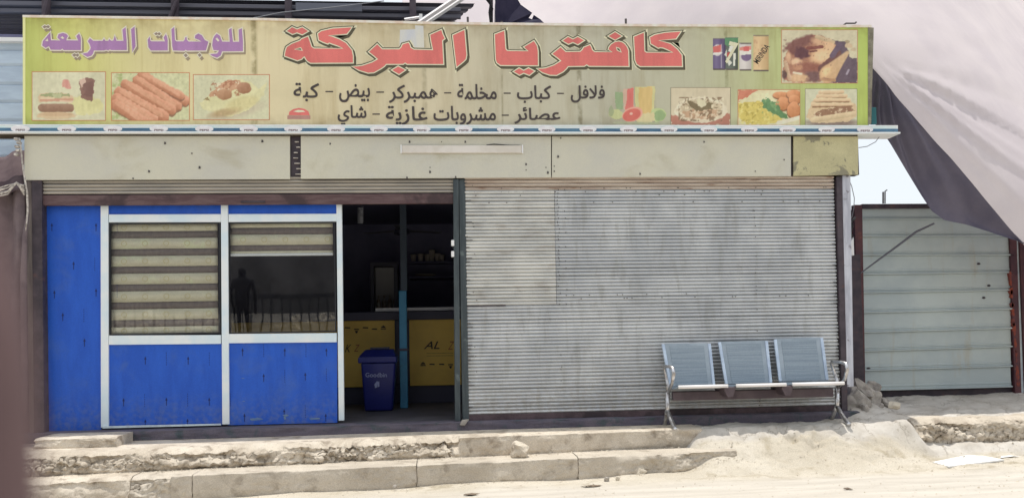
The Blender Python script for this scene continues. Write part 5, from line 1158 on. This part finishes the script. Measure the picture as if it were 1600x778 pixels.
for (px, py) in ((1529, 412), (1545, 446), (1537, 465), (1357, 575)):
    x, z = X(px, py, WY), Z(px, py, WY); s = .022; hl.quadbox([(x-s, z-.008), (x, z-.014), (x+s, z-.002), (x+.004, z+.012), (x-s*.8, z+.008)], WY-.008, WY-.002)
mwp(hl, 'dent', M['black_steel'])
mwp(MB().box(X(1330, 500, WY+.1), X(1343, 500, WY+.1), WY+.06, WY+.1, -.1, Z(1337, 398, WY)), 'dark_infill', M['black_steel'])
mwp(MB().tube([P(1380, 318, WY), P(1380, 300, WY)], .012, 6).tube([P(1383, 318, WY), P(1383, 299, WY), P(1386, 297, WY)], .008, 6), 'rebar_stub', M['grey_wire'])
sw_ = MB().tube([P(1343, 428, WY-.09), P(1370, 408, WY-.12), P(1400, 386, WY-.16), P(1432, 362, WY-.24), P(1460, 349, WY-.34)], [.006, .010, .012, .013, .01], 6).build('tie_strap', mat('grey_strap', A(88, 88, 96), rough=.7), None); tag(sw_, 'taut grey strap tying the tarpaulin corner down across the sheet metal wall', 'strap')

# junk in the slot between shop and metal wall
jk = MB().quadbox([(X(1322, 399, .5), Z(1322, 399, .5)), (X(1335, 399, .5), Z(1335, 399, .5)), (X(1334, 370, .5), Z(1334, 370, .5)), (X(1330, 376, .5), Z(1330, 376, .5)), (X(1326, 369, .5), Z(1326, 369, .5)), (X(1322, 374, .5), Z(1322, 374, .5))], .5, .56).build('white_container', M['bar_white'], None, bevel=.006); tag(jk, 'small white container wedged between shop post and metal wall', 'container')
jd = MB().tube([P(1318, 342, .45), P(1326, 350, .45), P(1333, 344, .5), P(1336, 340, .6)], .012, 6).tube([P(1319, 350, .45), P(1330, 340, .5), P(1332, 352, .5), P(1328, 366, .5)], .012, 6).tube([P(1322, 352, .5), P(1326, 362, .5), P(1332, 372, .55)], .02, 6).build('tangled_cable', M['wire'], None); tag(jd, 'tangle of black cable on the corner post above the white container', 'cable')
jb = MB().box(X(1320, 500, .6), X(1346, 500, .6), .58, .62, -.05, Z(1330, 398, .6)).build('dark_board', M['black_steel'], None); tag(jb, 'dark board closing the slot between shop and metal wall', 'board')
jw = MB().tube([P(1325, 276, .0), P(1331, 292, .1), P(1335, 310, .2), P(1334, 326, .3), P(1331, 340, .4)], .004, 6).build('hanging_wire', M['grey_wire'], None); tag(jw, 'thin grey wire hanging from the fascia corner down to the cable tangle', 'wire')
jw = MB().tube([P(1342, 231, -.05), P(1355, 229, .0), P(1368, 222, .0), P(1376, 211, .0)], .004, 6).build('hanging_wire', M['grey_wire'], None); tag(jw, 'thin looped wire between the stained fascia panel and the canopy end', 'wire')
jw = MB().tube([P(1361, 52, -.0), P(1363, 70, -.02), P(1363, 95, -.02), P(1359, 120, -.0), P(1358, 150, .0)], .004, 6).build('hanging_wire', M['wire'], None); tag(jw, 'black wire running down the right edge of the sign', 'wire')
tq = MB().box(X(1362, 190, .05), X(1370, 190, .05), .05, .09, Z(1362, 194, .05), Z(1362, 168, .05)).build('teal_bracket', mat('teal_paint', A(36, 88, 92), rough=.6), None, bevel=.004); tag(tq, 'small teal bracket behind the lower right corner of the sign', 'bracket')

# rubble
def rock(c, r, m, label, seed, grp=None, sq=.62, name='stone'):
    bm = bmesh.new(); bmesh.ops.create_icosphere(bm, subdivisions=3, radius=1)
    for v in bm.verts:
        n_ = mnoise.noise(v.co*1.3+Vector((seed*3.1, 0, 0)))*.55+mnoise.noise(v.co*4+Vector((0, seed, 0)))*.16
        v.co = Vector((v.co.x*(1+n_)*r*1.2, v.co.y*(1+n_)*r, v.co.z*(1+n_)*r*sq))
        for ax_ in range(3):
            k = r*.92; v.co[ax_] = max(-k*(1.15 if ax_ == 0 else 1), min(k, v.co[ax_]))
    me = bpy.data.meshes.new(name); bm.to_mesh(me); bm.free(); me.materials.append(m)
    o = bpy.data.objects.new(name, me); link(o); o.location = c; o.rotation_euler = (seed*.7, seed*.4, seed*1.3); return tag(o, label, 'stone', grp)
rk = [((1345, 612), .16, .35), ((1336, 632), .15, .1), ((1362, 625), .12, .35), ((1352, 648), .12, -.02), ((1372, 640), .08, .1), ((1330, 615), .12, .3), ((1365, 606), .09, .6), ((1325, 648), .09, .0), ((1384, 628), .07, .4), ((1340, 660), .06, -.15)]
for i, ((px, py), r, yv) in enumerate(rk):
    p_ = P(px, py, yv); rock(p_, r*.85, M['stone'], 'grey rubble stone '+('largest of the heap, high against the corner post', 'in the middle front of the heap by the corner post', 'at the right middle of the heap beside the metal wall', 'at the front foot of the heap by the bench end', 'small, at the right front of the heap in the shade edge', 'behind the bench end touching the corner post', 'on top of the heap against the dark frame post', 'small, left foot of the heap under the bench armrest', 'smallest and rightmost of the heap beside the metal wall', 'tiny, foremost of the heap next to the sunlit ramp')[i], i+1, 'rubble at the corner of the shop')
rock(Q(1397, 636, .03)+Vector((0, 0, .02)), .055, M['stone_pale'], 'small pale stone lying in the sun on the platform edge', 31)
rock(Q(998, 742, -.43)+Vector((0, 0, .03)), .06, M['stone_pale'], 'pale angular stone at the foot of the lower kerb', 17, name='stone')
for i, (px, py) in enumerate(((948, 749), (965, 748), (1092, 742), (1257, 735), (1270, 735), (1310, 736), (617, 760), (1462, 706), (1424, 700), (1440, 708), (1506, 716), (1230, 700), (1216, 697), (1520, 700), (1275, 693))):
    rock(Q(px, py, -.42 if px < 1400 else -.40), .014+.012*random.random(), M['stone_pale'] if i % 2 else M['stone'], 'pebble on the ground '+('left of the pale angular stone', 'just left of the pale angular stone', 'beyond the right end of the kerb row', 'left of a pair on the road below the bench', 'middle of three on the road below the bench', 'right of three on the road below the bench', 'by the kerb joint below the doorway', 'at the left tip of the white board', 'below the broken yellow edge of the slab', 'between broken slab and white board', 'touching the near edge of the white board', 'on the ramp below the bench, right one', 'on the ramp below the bench, left one', 'just above the white board', 'on the ramp right of the bench foot')[i], 50+i, 'pebbles on the dusty ground', name='pebble')
for i, (px, py, yv) in enumerate(((272, 768, 0), (262, 762, 0), (285, 765, 0), (295, 771, 0))):
    rock(Q(px, py, -.42), .06+.02*(i % 2), M['stone_pale'], ('larger pale concrete lump, middle', 'leftmost small pale concrete lump', 'upper larger pale concrete lump', 'rightmost small pale concrete lump')[i]+' of the group against the lower kerb', 80+i, 'concrete lumps against the lower kerb')
rock(P(812, 706, -.80)+Vector((0, 0, 0)), .09, M['conc'], 'rough concrete lump bridging the two steps', 91, sq=.9, name='concrete_lump'); 
pb = Q(1457, 721, -.385), Q(1520, 708.5, -.385), Q(1569, 717.5, -.385), Q(1482, 728, -.385)
pv = [tuple(q+Vector((0, 0, -.012))) for q in pb]; pv2 = [(a, b, c_+.012) for a, b, c_ in pv]
ob = MB().add(pv2+pv, [(0, 1, 2, 3), (7, 6, 5, 4), (0, 4, 5, 1), (1, 5, 6, 2), (2, 6, 7, 3), (3, 7, 4, 0)]).build('white_board', M['paper'], None); tag(ob, 'flat white board lying on the dirt below the broken slab', 'board')
a_ = Q(953, 765.5, -.43); ob = MB().box(a_.x, a_.x+.085, a_.y-.02, a_.y+.02, -.445, -.425).build('litter_strip', M['paper'], None); ob.rotation_euler = (0, 0, 0); tag(ob, 'thin white strip of litter on the road', 'litter')

for i, (px, py, wx, lab) in enumerate(((925, 761, .10, 'flat brown scrap of litter on the road below the bench'), (1325, 771, .05, 'small dark scrap of litter at the right foot of the picture'), (735, 772, .07, 'dull brown scrap of litter on the road below the doorway'), (1578, 721, .14, 'crumpled pale litter right of the white board'))):
    q = Q(px, py, -.43); n = 9; v = []
    for k in range(n):
        an = 2*PI*k/n; x_, y_ = q.x+wx*math.cos(an)*random.uniform(.6, 1.1), q.y+.03*math.sin(an)*random.uniform(.6, 1.2); v.append((x_, y_, H(x_, y_)+.006+.008*random.random()))
    v.append((q.x, q.y, H(q.x, q.y)+.018)); o = MB().add(v, [(k, (k+1) % n, n) for k in range(n)]).build('litter_scrap', M['paper'] if i == 3 else mat('brown_litter_%d' % i, (.22, .17, .12), (.12, .09, .07), rough=.9, scale=30), None); o.modifiers.new('t', 'SOLIDIFY').thickness = .002; tag(o, lab, 'litter', 'scraps of litter on the road')

# ------------------------------------------------------------------ tarpaulin
tp = thing('tarpaulin', 'huge pale tarpaulin stretched down beside the sign with a dark folded underside', 'tarpaulin', (X(1600, 380), .1, 1.6))
ridge = [((560, 64), 2.6), ((830, 66), 1.5), ((1150, 72), .8), ((1330, 92), .35), ((1362, 104), .22), ((1400, 148), .18), ((1450, 205), .14), ((1500, 262), .10), ((1550, 322), .06), ((1600, 381), .02), ((1700, 500), -.05), ((1800, 560), -.1)]
APX = P(1362, 100, .22)
def tarp_y(x_, z_, wrinkle=True):
    dn = (x_-APX.x)*.78+(z_-APX.z)*.62; dz = (z_-APX.z+.15)*.95
    k = 1.8; m_ = max(dn, dz); d = m_+math.log(math.exp(k*(dn-m_))+math.exp(k*(dz-m_)))/k
    d = max(0., d-.30); y_ = .12+1.05*d-.85*.7*(1-math.exp(-d/.7))
    y_ += 1.75*(1-sst(.9, 3.4, x_))
    if not wrinkle: return y_
    dx, dz_ = x_-APX.x, z_-APX.z; r_ = math.hypot(dx, dz_); th = math.atan2(dz_, dx)
    wv = 0
    if dx > -.1:
        fall = min(1, r_/.6)*math.exp(-r_/3.5); fan = max(0, 1-abs((th+.42)/.6)); wb_ = th+.05*mnoise.noise(Vector((x_*.8, z_*.8, 3)))
        wv = (math.sin(wb_*40)*.5+math.sin(wb_*23+1)*.8+.5*math.sin(wb_*71))*.026*fall*fan
        wv += .050*math.exp(-((wb_+.33)/.025)**2)*fall-.045*math.exp(-((wb_+.44)/.03)**2)*fall+.04*math.exp(-((wb_+.62)/.025)**2)*fall-.03*math.exp(-((wb_+.12)/.025)**2)*fall
    wv += .035*mnoise.noise(Vector((x_*.5, z_*.9, 2)))+.014*mnoise.noise(Vector(((x_+z_)*1.1, (z_-x_*.35)*3.6, 5)))
    return y_-wv
def onrp(px, py):
    y_ = .1
    for _ in range(6): q = P(px, py, y_); y_ = tarp_y(q.x, q.z, False)
    q = P(px, py, y_); return q
rp = [Vector((-1.12, .3, 3.55)), Vector((0, .3, 3.55)), Vector((2.6, .3, 3.5)), onrp(1361, 103)]+[onrp(*a) for a, yv in ridge[5:]]+[Vector((7.4, .2, .75)), Vector((10, .5, .6)), Vector((22, 2, .6))]
def along(pts, t):
    t = t*(len(pts)-1); i = min(int(t), len(pts)-2); return pts[i].lerp(pts[i+1], t-i)
seglen = [0]
for a, b in zip(rp[:-1], rp[1:]): seglen.append(seglen[-1]+(b-a).length)
def along_l(u):
    s = u*seglen[-1]
    for i in range(len(rp)-1):
        if s <= seglen[i+1]+1e-9: return rp[i].lerp(rp[i+1], (s-seglen[i])/(seglen[i+1]-seglen[i]))
    return rp[-1].copy()
nu, nv = 320, 110; g_ = np.zeros((nv, nu, 3))
for i in range(nu):
    b = along_l(i/(nu-1))
    for j in range(nv):
        s = (j/(nv-1))**1.5*10.5; x_ = b.x+.25*s*(1 if b.x > 3.9 else max(0, (b.x-2.5)/1.4)); z_ = b.z+s
        g_[j, i] = (x_, tarp_y(x_, z_), z_)
g_[0, :, 2] -= .012
at0(grid_obj('top_sheet', g_, M['tarp'], tp), tp)
lowc = [((1362, 190), .34), ((1378, 205), .34), ((1392, 226), .36), ((1418, 270), .38), ((1440, 306), .40), ((1456, 330), .40), ((1475, 344), .38), ((1510, 351), .34), ((1545, 362), .26), ((1575, 372), .16), ((1603, 380), .06)]
lp = [P(a[0], a[1], yv) for a, yv in lowc]; up_ = [along([onrp(*a) for a, yv in ridge[4:10]], k/20) for k in range(0, 21)]
for q in up_: q.y = tarp_y(q.x, q.z)+.004
nu, nv = 90, 26; g_ = np.zeros((nv, nu, 3))
for i in range(nu):
    u = i/(nu-1); a = along(up_, u); b = along(lp, u)
    for j in range(nv):
        t = j/(nv-1); q = a.lerp(b, t); f = math.sin(PI*t)
        dx, dz = q.x-APX.x, q.z-APX.z; r = math.hypot(dx, dz); th = math.atan2(dz, dx)
        wv = .040*(math.sin(th*38)+.6*math.sin(th*71+1))*min(1, r/.4)*math.exp(-r/1.6)*min(1, f*2)+.03*f*mnoise.noise(Vector((q.x*1.5, q.z*1.5, 0)))
        g_[j, i] = (q.x, q.y+.10*f*t+wv, q.z)
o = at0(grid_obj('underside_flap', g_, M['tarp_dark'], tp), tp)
# curl of hem and dirty seam lines fanning from the corner
for pts_ in ([(1363, 87), (1400, 100), (1440, 119), (1480, 150)], [(1392, 128), (1400, 133)],):
    pass

# ------------------------------------------------------------------ top left: canopy roof frame behind the sign
rc = thing('metal_roof_frame', 'dark corrugated metal roof on steel frame showing above the sign', 'roof', (-2.5, 2, 4.4))
def rcp(mb, n_, m, **k): return at0(mb.build(n_, m, rc, **k), rc)
ya, yb2 = 1.3, 4.2
zA = Z(300, 2.5, ya); zB = Z(300, 58, yb2)
nx_ = 2; v = []; f = []; rows_ = 60; xa, xb = X(-80, 0, ya)-1, X(742, 0, ya)
for j in range(rows_+1):
    t = j/rows_; y_ = ya+(yb2-ya)*t; z_ = zA+(zB-zA)*t+.022*((j % 6) in (0, 1))
    v += [(xa, y_, z_), (xb-(.5*t), y_, z_)]
rcp(MB().add(v, [(2*j, 2*j+1, 2*j+3, 2*j+2) for j in range(rows_)]), 'roof_sheet', M['roof_dark'])
for py, yv in ((20, 1.32), (9, 1.28)):
    rcp(MB().box(xa, X(720, py, yv), yv, yv+.05, Z(300, py+3, yv), Z(300, py-3, yv)), 'purlin', mat('purlin_grey', (.12, .12, .15), rough=.6) if py == 20 else bpy.data.materials['purlin_grey'], bevel=.004)
for px in (70, 272, 450, 645):
    rcp(MB().box(X(px-5, 20, 1.2), X(px+5, 20, 1.2), 1.2, 1.27, Z(px, 60, 1.2), Z(px, -30, 1.2)), 'truss_post', M['steel_purple'])
rcp(MB().tube([P(60, 60, 1.18), P(80, -20, 1.18)], .03, 6).tube([P(255, 52, 1.18), P(284, -15, 1.18)], .022, 6), 'brace', M['steel_purple'])
rcp(MB().tube([P(380, 32, 1.0), P(440, 20, 1.0), P(520, 12, 1.05), P(600, 2, 1.1)], .006, 5), 'cable', M['grey_wire'])
rcp(MB().box(X(462, 14, 1.1), X(565, 14, 1.1), 1.1, 1.16, Z(500, 17, 1.1), Z(500, 5, 1.1)), 'hanging_panel', mat('dim_panel', (.14, .15, .19), rough=.5))
rcp(MB().box(X(655, 32, .9), X(660, 32, .9), .9, .93, Z(657, 40, .9), Z(657, 22, .9)), 'clip', M['bar_white'])
# back wall in deep shade beyond the roof
dk = MB().box(-7.5, X(720, 40, 4.3), 4.3, 4.5, 2.9, Z(300, 42, 4.3)).build('rear_wall', M['inner_wall'], None); tag(dk, 'dark rear wall in shade under the corrugated roof', 'wall')
# gable frame
gf = thing('gable_frame', 'pale pinkish diagonal gable frame rising above the sign left of the cable pole', 'roof frame', (X(700, 35, .9), .9, 4))
at0(MB().tube([P(640, 46, .9), P(742, -22, .9)], .026, 4).build('outer_bar', M['pink_frame'], gf), gf); at0(MB().tube([P(652, 46, .95), P(754, -22, .95)], .022, 4).build('inner_bar', M['bar_white'], gf), gf)
at0(MB().tube([P(632, 31, .92), P(660, 27, .92)], .016, 4).build('tie_bar', M['pink_frame'], gf), gf)
# cable pole
cpx = thing('cable_pole', 'dark steel pole bound with cables above the sign', 'pole', (X(768, 36, .7), .7, 3.8))
at0(MB().tube([P(768, 60, .7), P(768, 0, .7), P(768, -40, .7)], .016, 8).build('pole', M['steel_purple'], cpx), cpx)
at0(MB().tube([P(760, -6, .68), P(767, 6, .68), P(765, 20, .68), P(767, 36, .68)], .014, 6).tube([P(752, -10, .66), P(763, 4, .67), P(770, 14, .67), P(766, 34, .67)], .008, 6).build('cable', M['wire'], cpx), cpx)
at0(MB().tube([P(773.5, 36, .7), P(774, 8, .7), P(802, -4, .7)], .009, 6).build('stay_wire', M['bar_white'], cpx), cpx)
# navy shade cloth with a hole
NV = [(773, 50), (773, -40), (800, -20), (815, 2), (833, 15), (829, 20), (827.5, 22.5), (833, 25.5), (836, 18.5), (840, 22), (846, 28), (853, 37), (856, 50)]
nm = [P(a, b, .55) for a, b in NV]; tri = tessellate_polygon([[Vector((q.x, q.z, 0)) for q in nm]])
ob = MB().add([tuple(q+Vector((0, .12*math.sin(q.x*6), 0))) for q in nm], tri).build('shade_cloth', M['cloth_navy'], None); tag(ob, 'navy shade cloth triangle with a notch torn in its edge above the sign', 'cloth')
ob.modifiers.new('t', 'SOLIDIFY').thickness = .006

# ------------------------------------------------------------------ far left: sided building, brown awning, cover cloth
wb = thing('sided_building', 'pale blue grey building with horizontal siding left of the sign', 'building', (X(0, 200, .8)-1, .9, 0))
rr = [62, 79, 104, 133, 161, 190, 219, 247, 275, 305]
for a, b in zip(rr[:-1], rr[1:]):
    za, zb2 = Z(0, a, .8), Z(0, b, .8); xa, xb = X(-330, 100, .8), X(60, 100, .8)
    prof = [(0, za), (-.012, za-.012), (-.012, zb2+.03), (0, zb2+.012), (.006, zb2)]
    v = [(x, .8+dy, z_) for x in (xa, xb) for dy, z_ in prof]; n = len(prof)
    at0(MB().add(v, [(i, i+1, n+i+1, n+i) for i in range(n-1)]).build('siding_board', M['siding'], wb), wb)
at0(MB().box(X(-330, 100, .8), X(60, 100, .8), .82, 3., -.4, Z(0, 62, .8)).build('wall', M['siding'], wb), wb)
at0(MB().box(X(-330, 100, .8), X(52, 66, .75), .72, 3., Z(0, 66, .75), Z(0, 60, .75)).build('roof_edge', M['bar_white'], wb), wb)
aw = np.zeros((12, 30, 3))
for i in range(30):
    u = i/29; px = -140+u*178
    for j in range(12):
        t = j/11; q = P(px, 246-(px/38)*12+t*62+2*math.sin(px*.2), .35-.45*t); aw[j, i] = (q.x, q.y+.02*mnoise.noise(Vector((px*.06, t*4, 0))), q.z)
ob = grid_obj('brown_awning', aw, M['cover_brown'], None); tag(ob, 'dark brown sloping awning cloth at the left edge below the siding', 'awning'); ob.modifiers.new('t', 'SOLIDIFY').thickness = .006
cc = np.zeros((60, 60, 3))
for i in range(60):
    u = i/59; px = -150+u*(40+150)
    for j in range(60):
        t = j/59; py = 292+t*392+6*math.sin(px*.11)*(1-t); q = P(px+ (4*t), py, -.04)
        fold = .035*math.sin(px*.16+t*1.2+1.5*mnoise.noise(Vector((px*.03, t*3, 1))))+.03*mnoise.noise(Vector((px*.05, t*5, 0)))+(.02*mnoise.noise(Vector((px*.12, t*16, 4))) if t < .35 else 0)
        cc[j, i] = (q.x, q.y+fold+.02, q.z)
ob = grid_obj('cover_cloth', cc, M['cover_grey'], None); tag(ob, 'grey brown cover cloth hanging in folds at the left end of the shop', 'cloth cover'); ob.modifiers.new('t', 'SOLIDIFY').thickness = .006
rp1 = MB().tube([P(30, 216, -.12), P(33, 235, -.12), P(36, 262, -.12), P(42, 300, -.13), P(43.5, 325, -.13), P(42, 345, -.13), P(40, 362, -.12)], [.010, .008, .008, .010, .009, .007, .004], 8).build('pale_rope', M['rope'], None, smooth=True); tag(rp1, 'pale cord hanging down the left end of the fascia', 'rope')
hm = MB().tube([P(43, 335, -.10), P(39, 370, -.11), P(37, 430, -.11), P(38, 520, -.11), P(38, 600, -.11), P(40, 664, -.11)], [.012, .022, .03, .028, .032, .02], 10).build('rolled_hem', M['cover_grey'], None, smooth=True); tag(hm, 'grey rolled cloth hem running down beside the left post', 'cloth hem')
rp2 = MB()
for k in range(6):
    y0_ = 286+k*2.5; rp2.tube([P(-40, y0_+12+k, -.15), P(-5, y0_+9, -.15), P(12, y0_+2+random.random()*4, -.16), P(26, 284+random.random()*4, -.17), P(38, 290+k*3, -.15)], .006+.003*random.random(), 6)
rp2 = rp2.build('tied_rope', M['rope'], None, smooth=True); tag(rp2, 'bundle of pale rope tying the cover cloth to the shop corner', 'rope')
cr = MB()
for k in range(5):
    q = P(30+random.uniform(-3, 4), 218+k*6, -.1); cr.box(q.x-.02, q.x+.015, -.13, -.09, q.z-.012, q.z+.012)
cr = cr.build('cable_clips', M['rope'], None, bevel=.004); tag(cr, 'stack of small pale clips on the cord under the canopy end', 'clips')

# ------------------------------------------------------------------ across the street (seen in the window panes)
fw = MB().box(-30, 30, -34, -32, -.45, 7.5).build('far_building_wall', M['far_wall'], None); tag(fw, 'long dark wall across the street reflected in the panes', 'wall')
bk = np.zeros((26, 90, 3))
for i, x in enumerate(np.linspace(-26, 20, 90)):
    for j, y in enumerate(np.linspace(-11.4, -31, 26)):
        t = (j/25.); z = -.5+1.2*sst(0, .04, t)+1.15*sst(.2, .8, t)+.10*mnoise.noise(Vector((x*.5, y*1.6, 2)))*sst(.1, .3, t); bk[j, i] = (x, y, z)
struct(grid_obj('embankment', bk, mat('dim_bank', (.24, .22, .19), (.10, .09, .08), rough=.95, scale=2.6, stretch=(.5, 1, 2)), None))
rl = thing('street_railing', 'dark metal railing on the bank across the street, reflected in the window', 'railing', (-8, -16, .7))
for k in range(60):
    x = -17+k*.26; at0(MB().box(x, x+.04, -16.02, -15.98, .6, 1.95).build('baluster', M['far_metal'], rl), rl)
at0(MB().box(-17.1, -1.4, -16.03, -15.97, 1.9, 2.02).build('top_rail', M['far_metal'], rl), rl)
rbk = MB()
for i in range(120):
    c_ = Vector((-17+i*.14+random.random()*.5, -17.5-random.random()*6, .72+random.random()*.9)); r_ = .07+.13*random.random(); n = 6
    v = [c_+Vector((r_*1.3*math.cos(2*PI*k/n)*random.uniform(.6, 1.1), r_*math.sin(2*PI*k/n)*random.uniform(.6, 1.1), -r_*.4)) for k in range(n)]+[c_+Vector((r_*.8*math.cos(2*PI*k/n+.4)*random.uniform(.5, 1.1), r_*.7*math.sin(2*PI*k/n+.4), r_*random.uniform(.2, .6))) for k in range(n)]
    rbk.add(v, [tuple(range(n, 2*n))]+[(k, (k+1) % n, (k+1) % n+n, k+n) for k in range(n)])
o = rbk.build('street_rubble', M['stone_pale'], None); o['kind'] = 'stuff'; o['label'] = 'broken pale rubble strewn over the bank across the street'; o['category'] = 'rubble'
# the bystander whose dark reflection stands in the right window
def figure(loc, hgt, label):
    J = dict(pel=(0, 0, .53), sp=(0, .005, .64), ch=(0, 0, .76), nk=(0, -.005, .845), hd=(0, -.012, .90), tp=(0, -.008, .965),
             hl=(-.055, 0, .50), kl=(-.065, -.01, .28), al=(-.07, .01, .045), tl=(-.075, -.08, .018), hr=(.055, 0, .50), kr=(.07, -.02, .28), ar=(.085, .0, .045), tr=(.095, -.09, .018),
             sl=(-.105, 0, .80), el=(-.14, .01, .64), wl=(-.13, -.05, .50), sr=(.105, 0, .80), er=(.145, .01, .64), wr=(.15, -.04, .49), gl=(-.13, -.07, .44), gr=(.152, -.06, .43))
    R_ = dict(pel=.075, sp=.07, ch=.085, nk=.032, hd=.052, tp=.045, hl=.055, kl=.036, al=.024, tl=.02, hr=.055, kr=.036, ar=.024, tr=.02, sl=.04, el=.028, wl=.019, sr=.04, er=.028, wr=.019, gl=.016, gr=.016)
    E_ = [('pel', 'sp'), ('sp', 'ch'), ('ch', 'nk'), ('nk', 'hd'), ('hd', 'tp'), ('pel', 'hl'), ('hl', 'kl'), ('kl', 'al'), ('al', 'tl'), ('pel', 'hr'), ('hr', 'kr'), ('kr', 'ar'), ('ar', 'tr'),
          ('ch', 'sl'), ('sl', 'el'), ('el', 'wl'), ('ch', 'sr'), ('sr', 'er'), ('er', 'wr'), ('wl', 'gl'), ('wr', 'gr')]
    for sd_, sg in (('l', -1), ('r', 1)):
        wx, wy, wz = J['g'+sd_]
        for q in range(4): J['f%s%d' % (sd_, q)] = (wx+.003*sg, wy-.018+.011*q, wz-.045-(.006 if q in (1, 2) else 0)); R_['f%s%d' % (sd_, q)] = .0052; E_.append(('g'+sd_, 'f%s%d' % (sd_, q)))
        J['t'+sd_+'h'] = (wx-.014*sg, wy-.02, wz-.018); R_['t'+sd_+'h'] = .006; E_.append(('g'+sd_, 't'+sd_+'h'))
    ks = list(J); me = bpy.data.meshes.new('person'); me.from_pydata([tuple(c*hgt for c in J[k]) for k in ks], [(ks.index(a), ks.index(b)) for a, b in E_], [])
    o = bpy.data.objects.new('person', me); link(o); o.location = loc
    md = o.modifiers.new('s', 'SKIN')
    if not me.skin_vertices: me.attributes  # layer comes with the modifier
    bm = bmesh.new(); bm.from_mesh(me); sk_ = bm.verts.layers.skin.verify(); bm.verts.ensure_lookup_table()
    for i, k in enumerate(ks): bm.verts[i][sk_].radius = (R_[k]*hgt, R_[k]*hgt*.85)
    bm.verts[0][sk_].use_root = True; bm.to_mesh(me); bm.free()
    o.modifiers.new('b', 'SUBSURF').levels = 2; o.modifiers['b'].render_levels = 2; me.materials.append(mat('dark_clothes', (.02, .02, .026), rough=.9)); return tag(o, label, 'person')
figure((X(378, 450, 12.6), -12.6, .70), 1.85, 'person in dark clothes standing across the street, reflected in the right window')

# ------------------------------------------------------------------ out of focus tube standing in for the blurred shape right beside the lens
d_ = .30
def C3(px, py, d=d_): r_ = ray(px, py); return CP+r_*d
fr_ = MB().tube([C3(-115, 180), C3(-84, 300), C3(-52, 420), C3(-26, 540), C3(-16, 680), C3(-14, 830), C3(-12, 900)], [.0105, .012, .0135, .0145, .0150, .0155, .0155], 20).build('blurred_near_tube', M['near_tube'], None, smooth=True); tag(fr_, 'blurred reddish brown rounded shape close to the lens at far left', 'window frame')
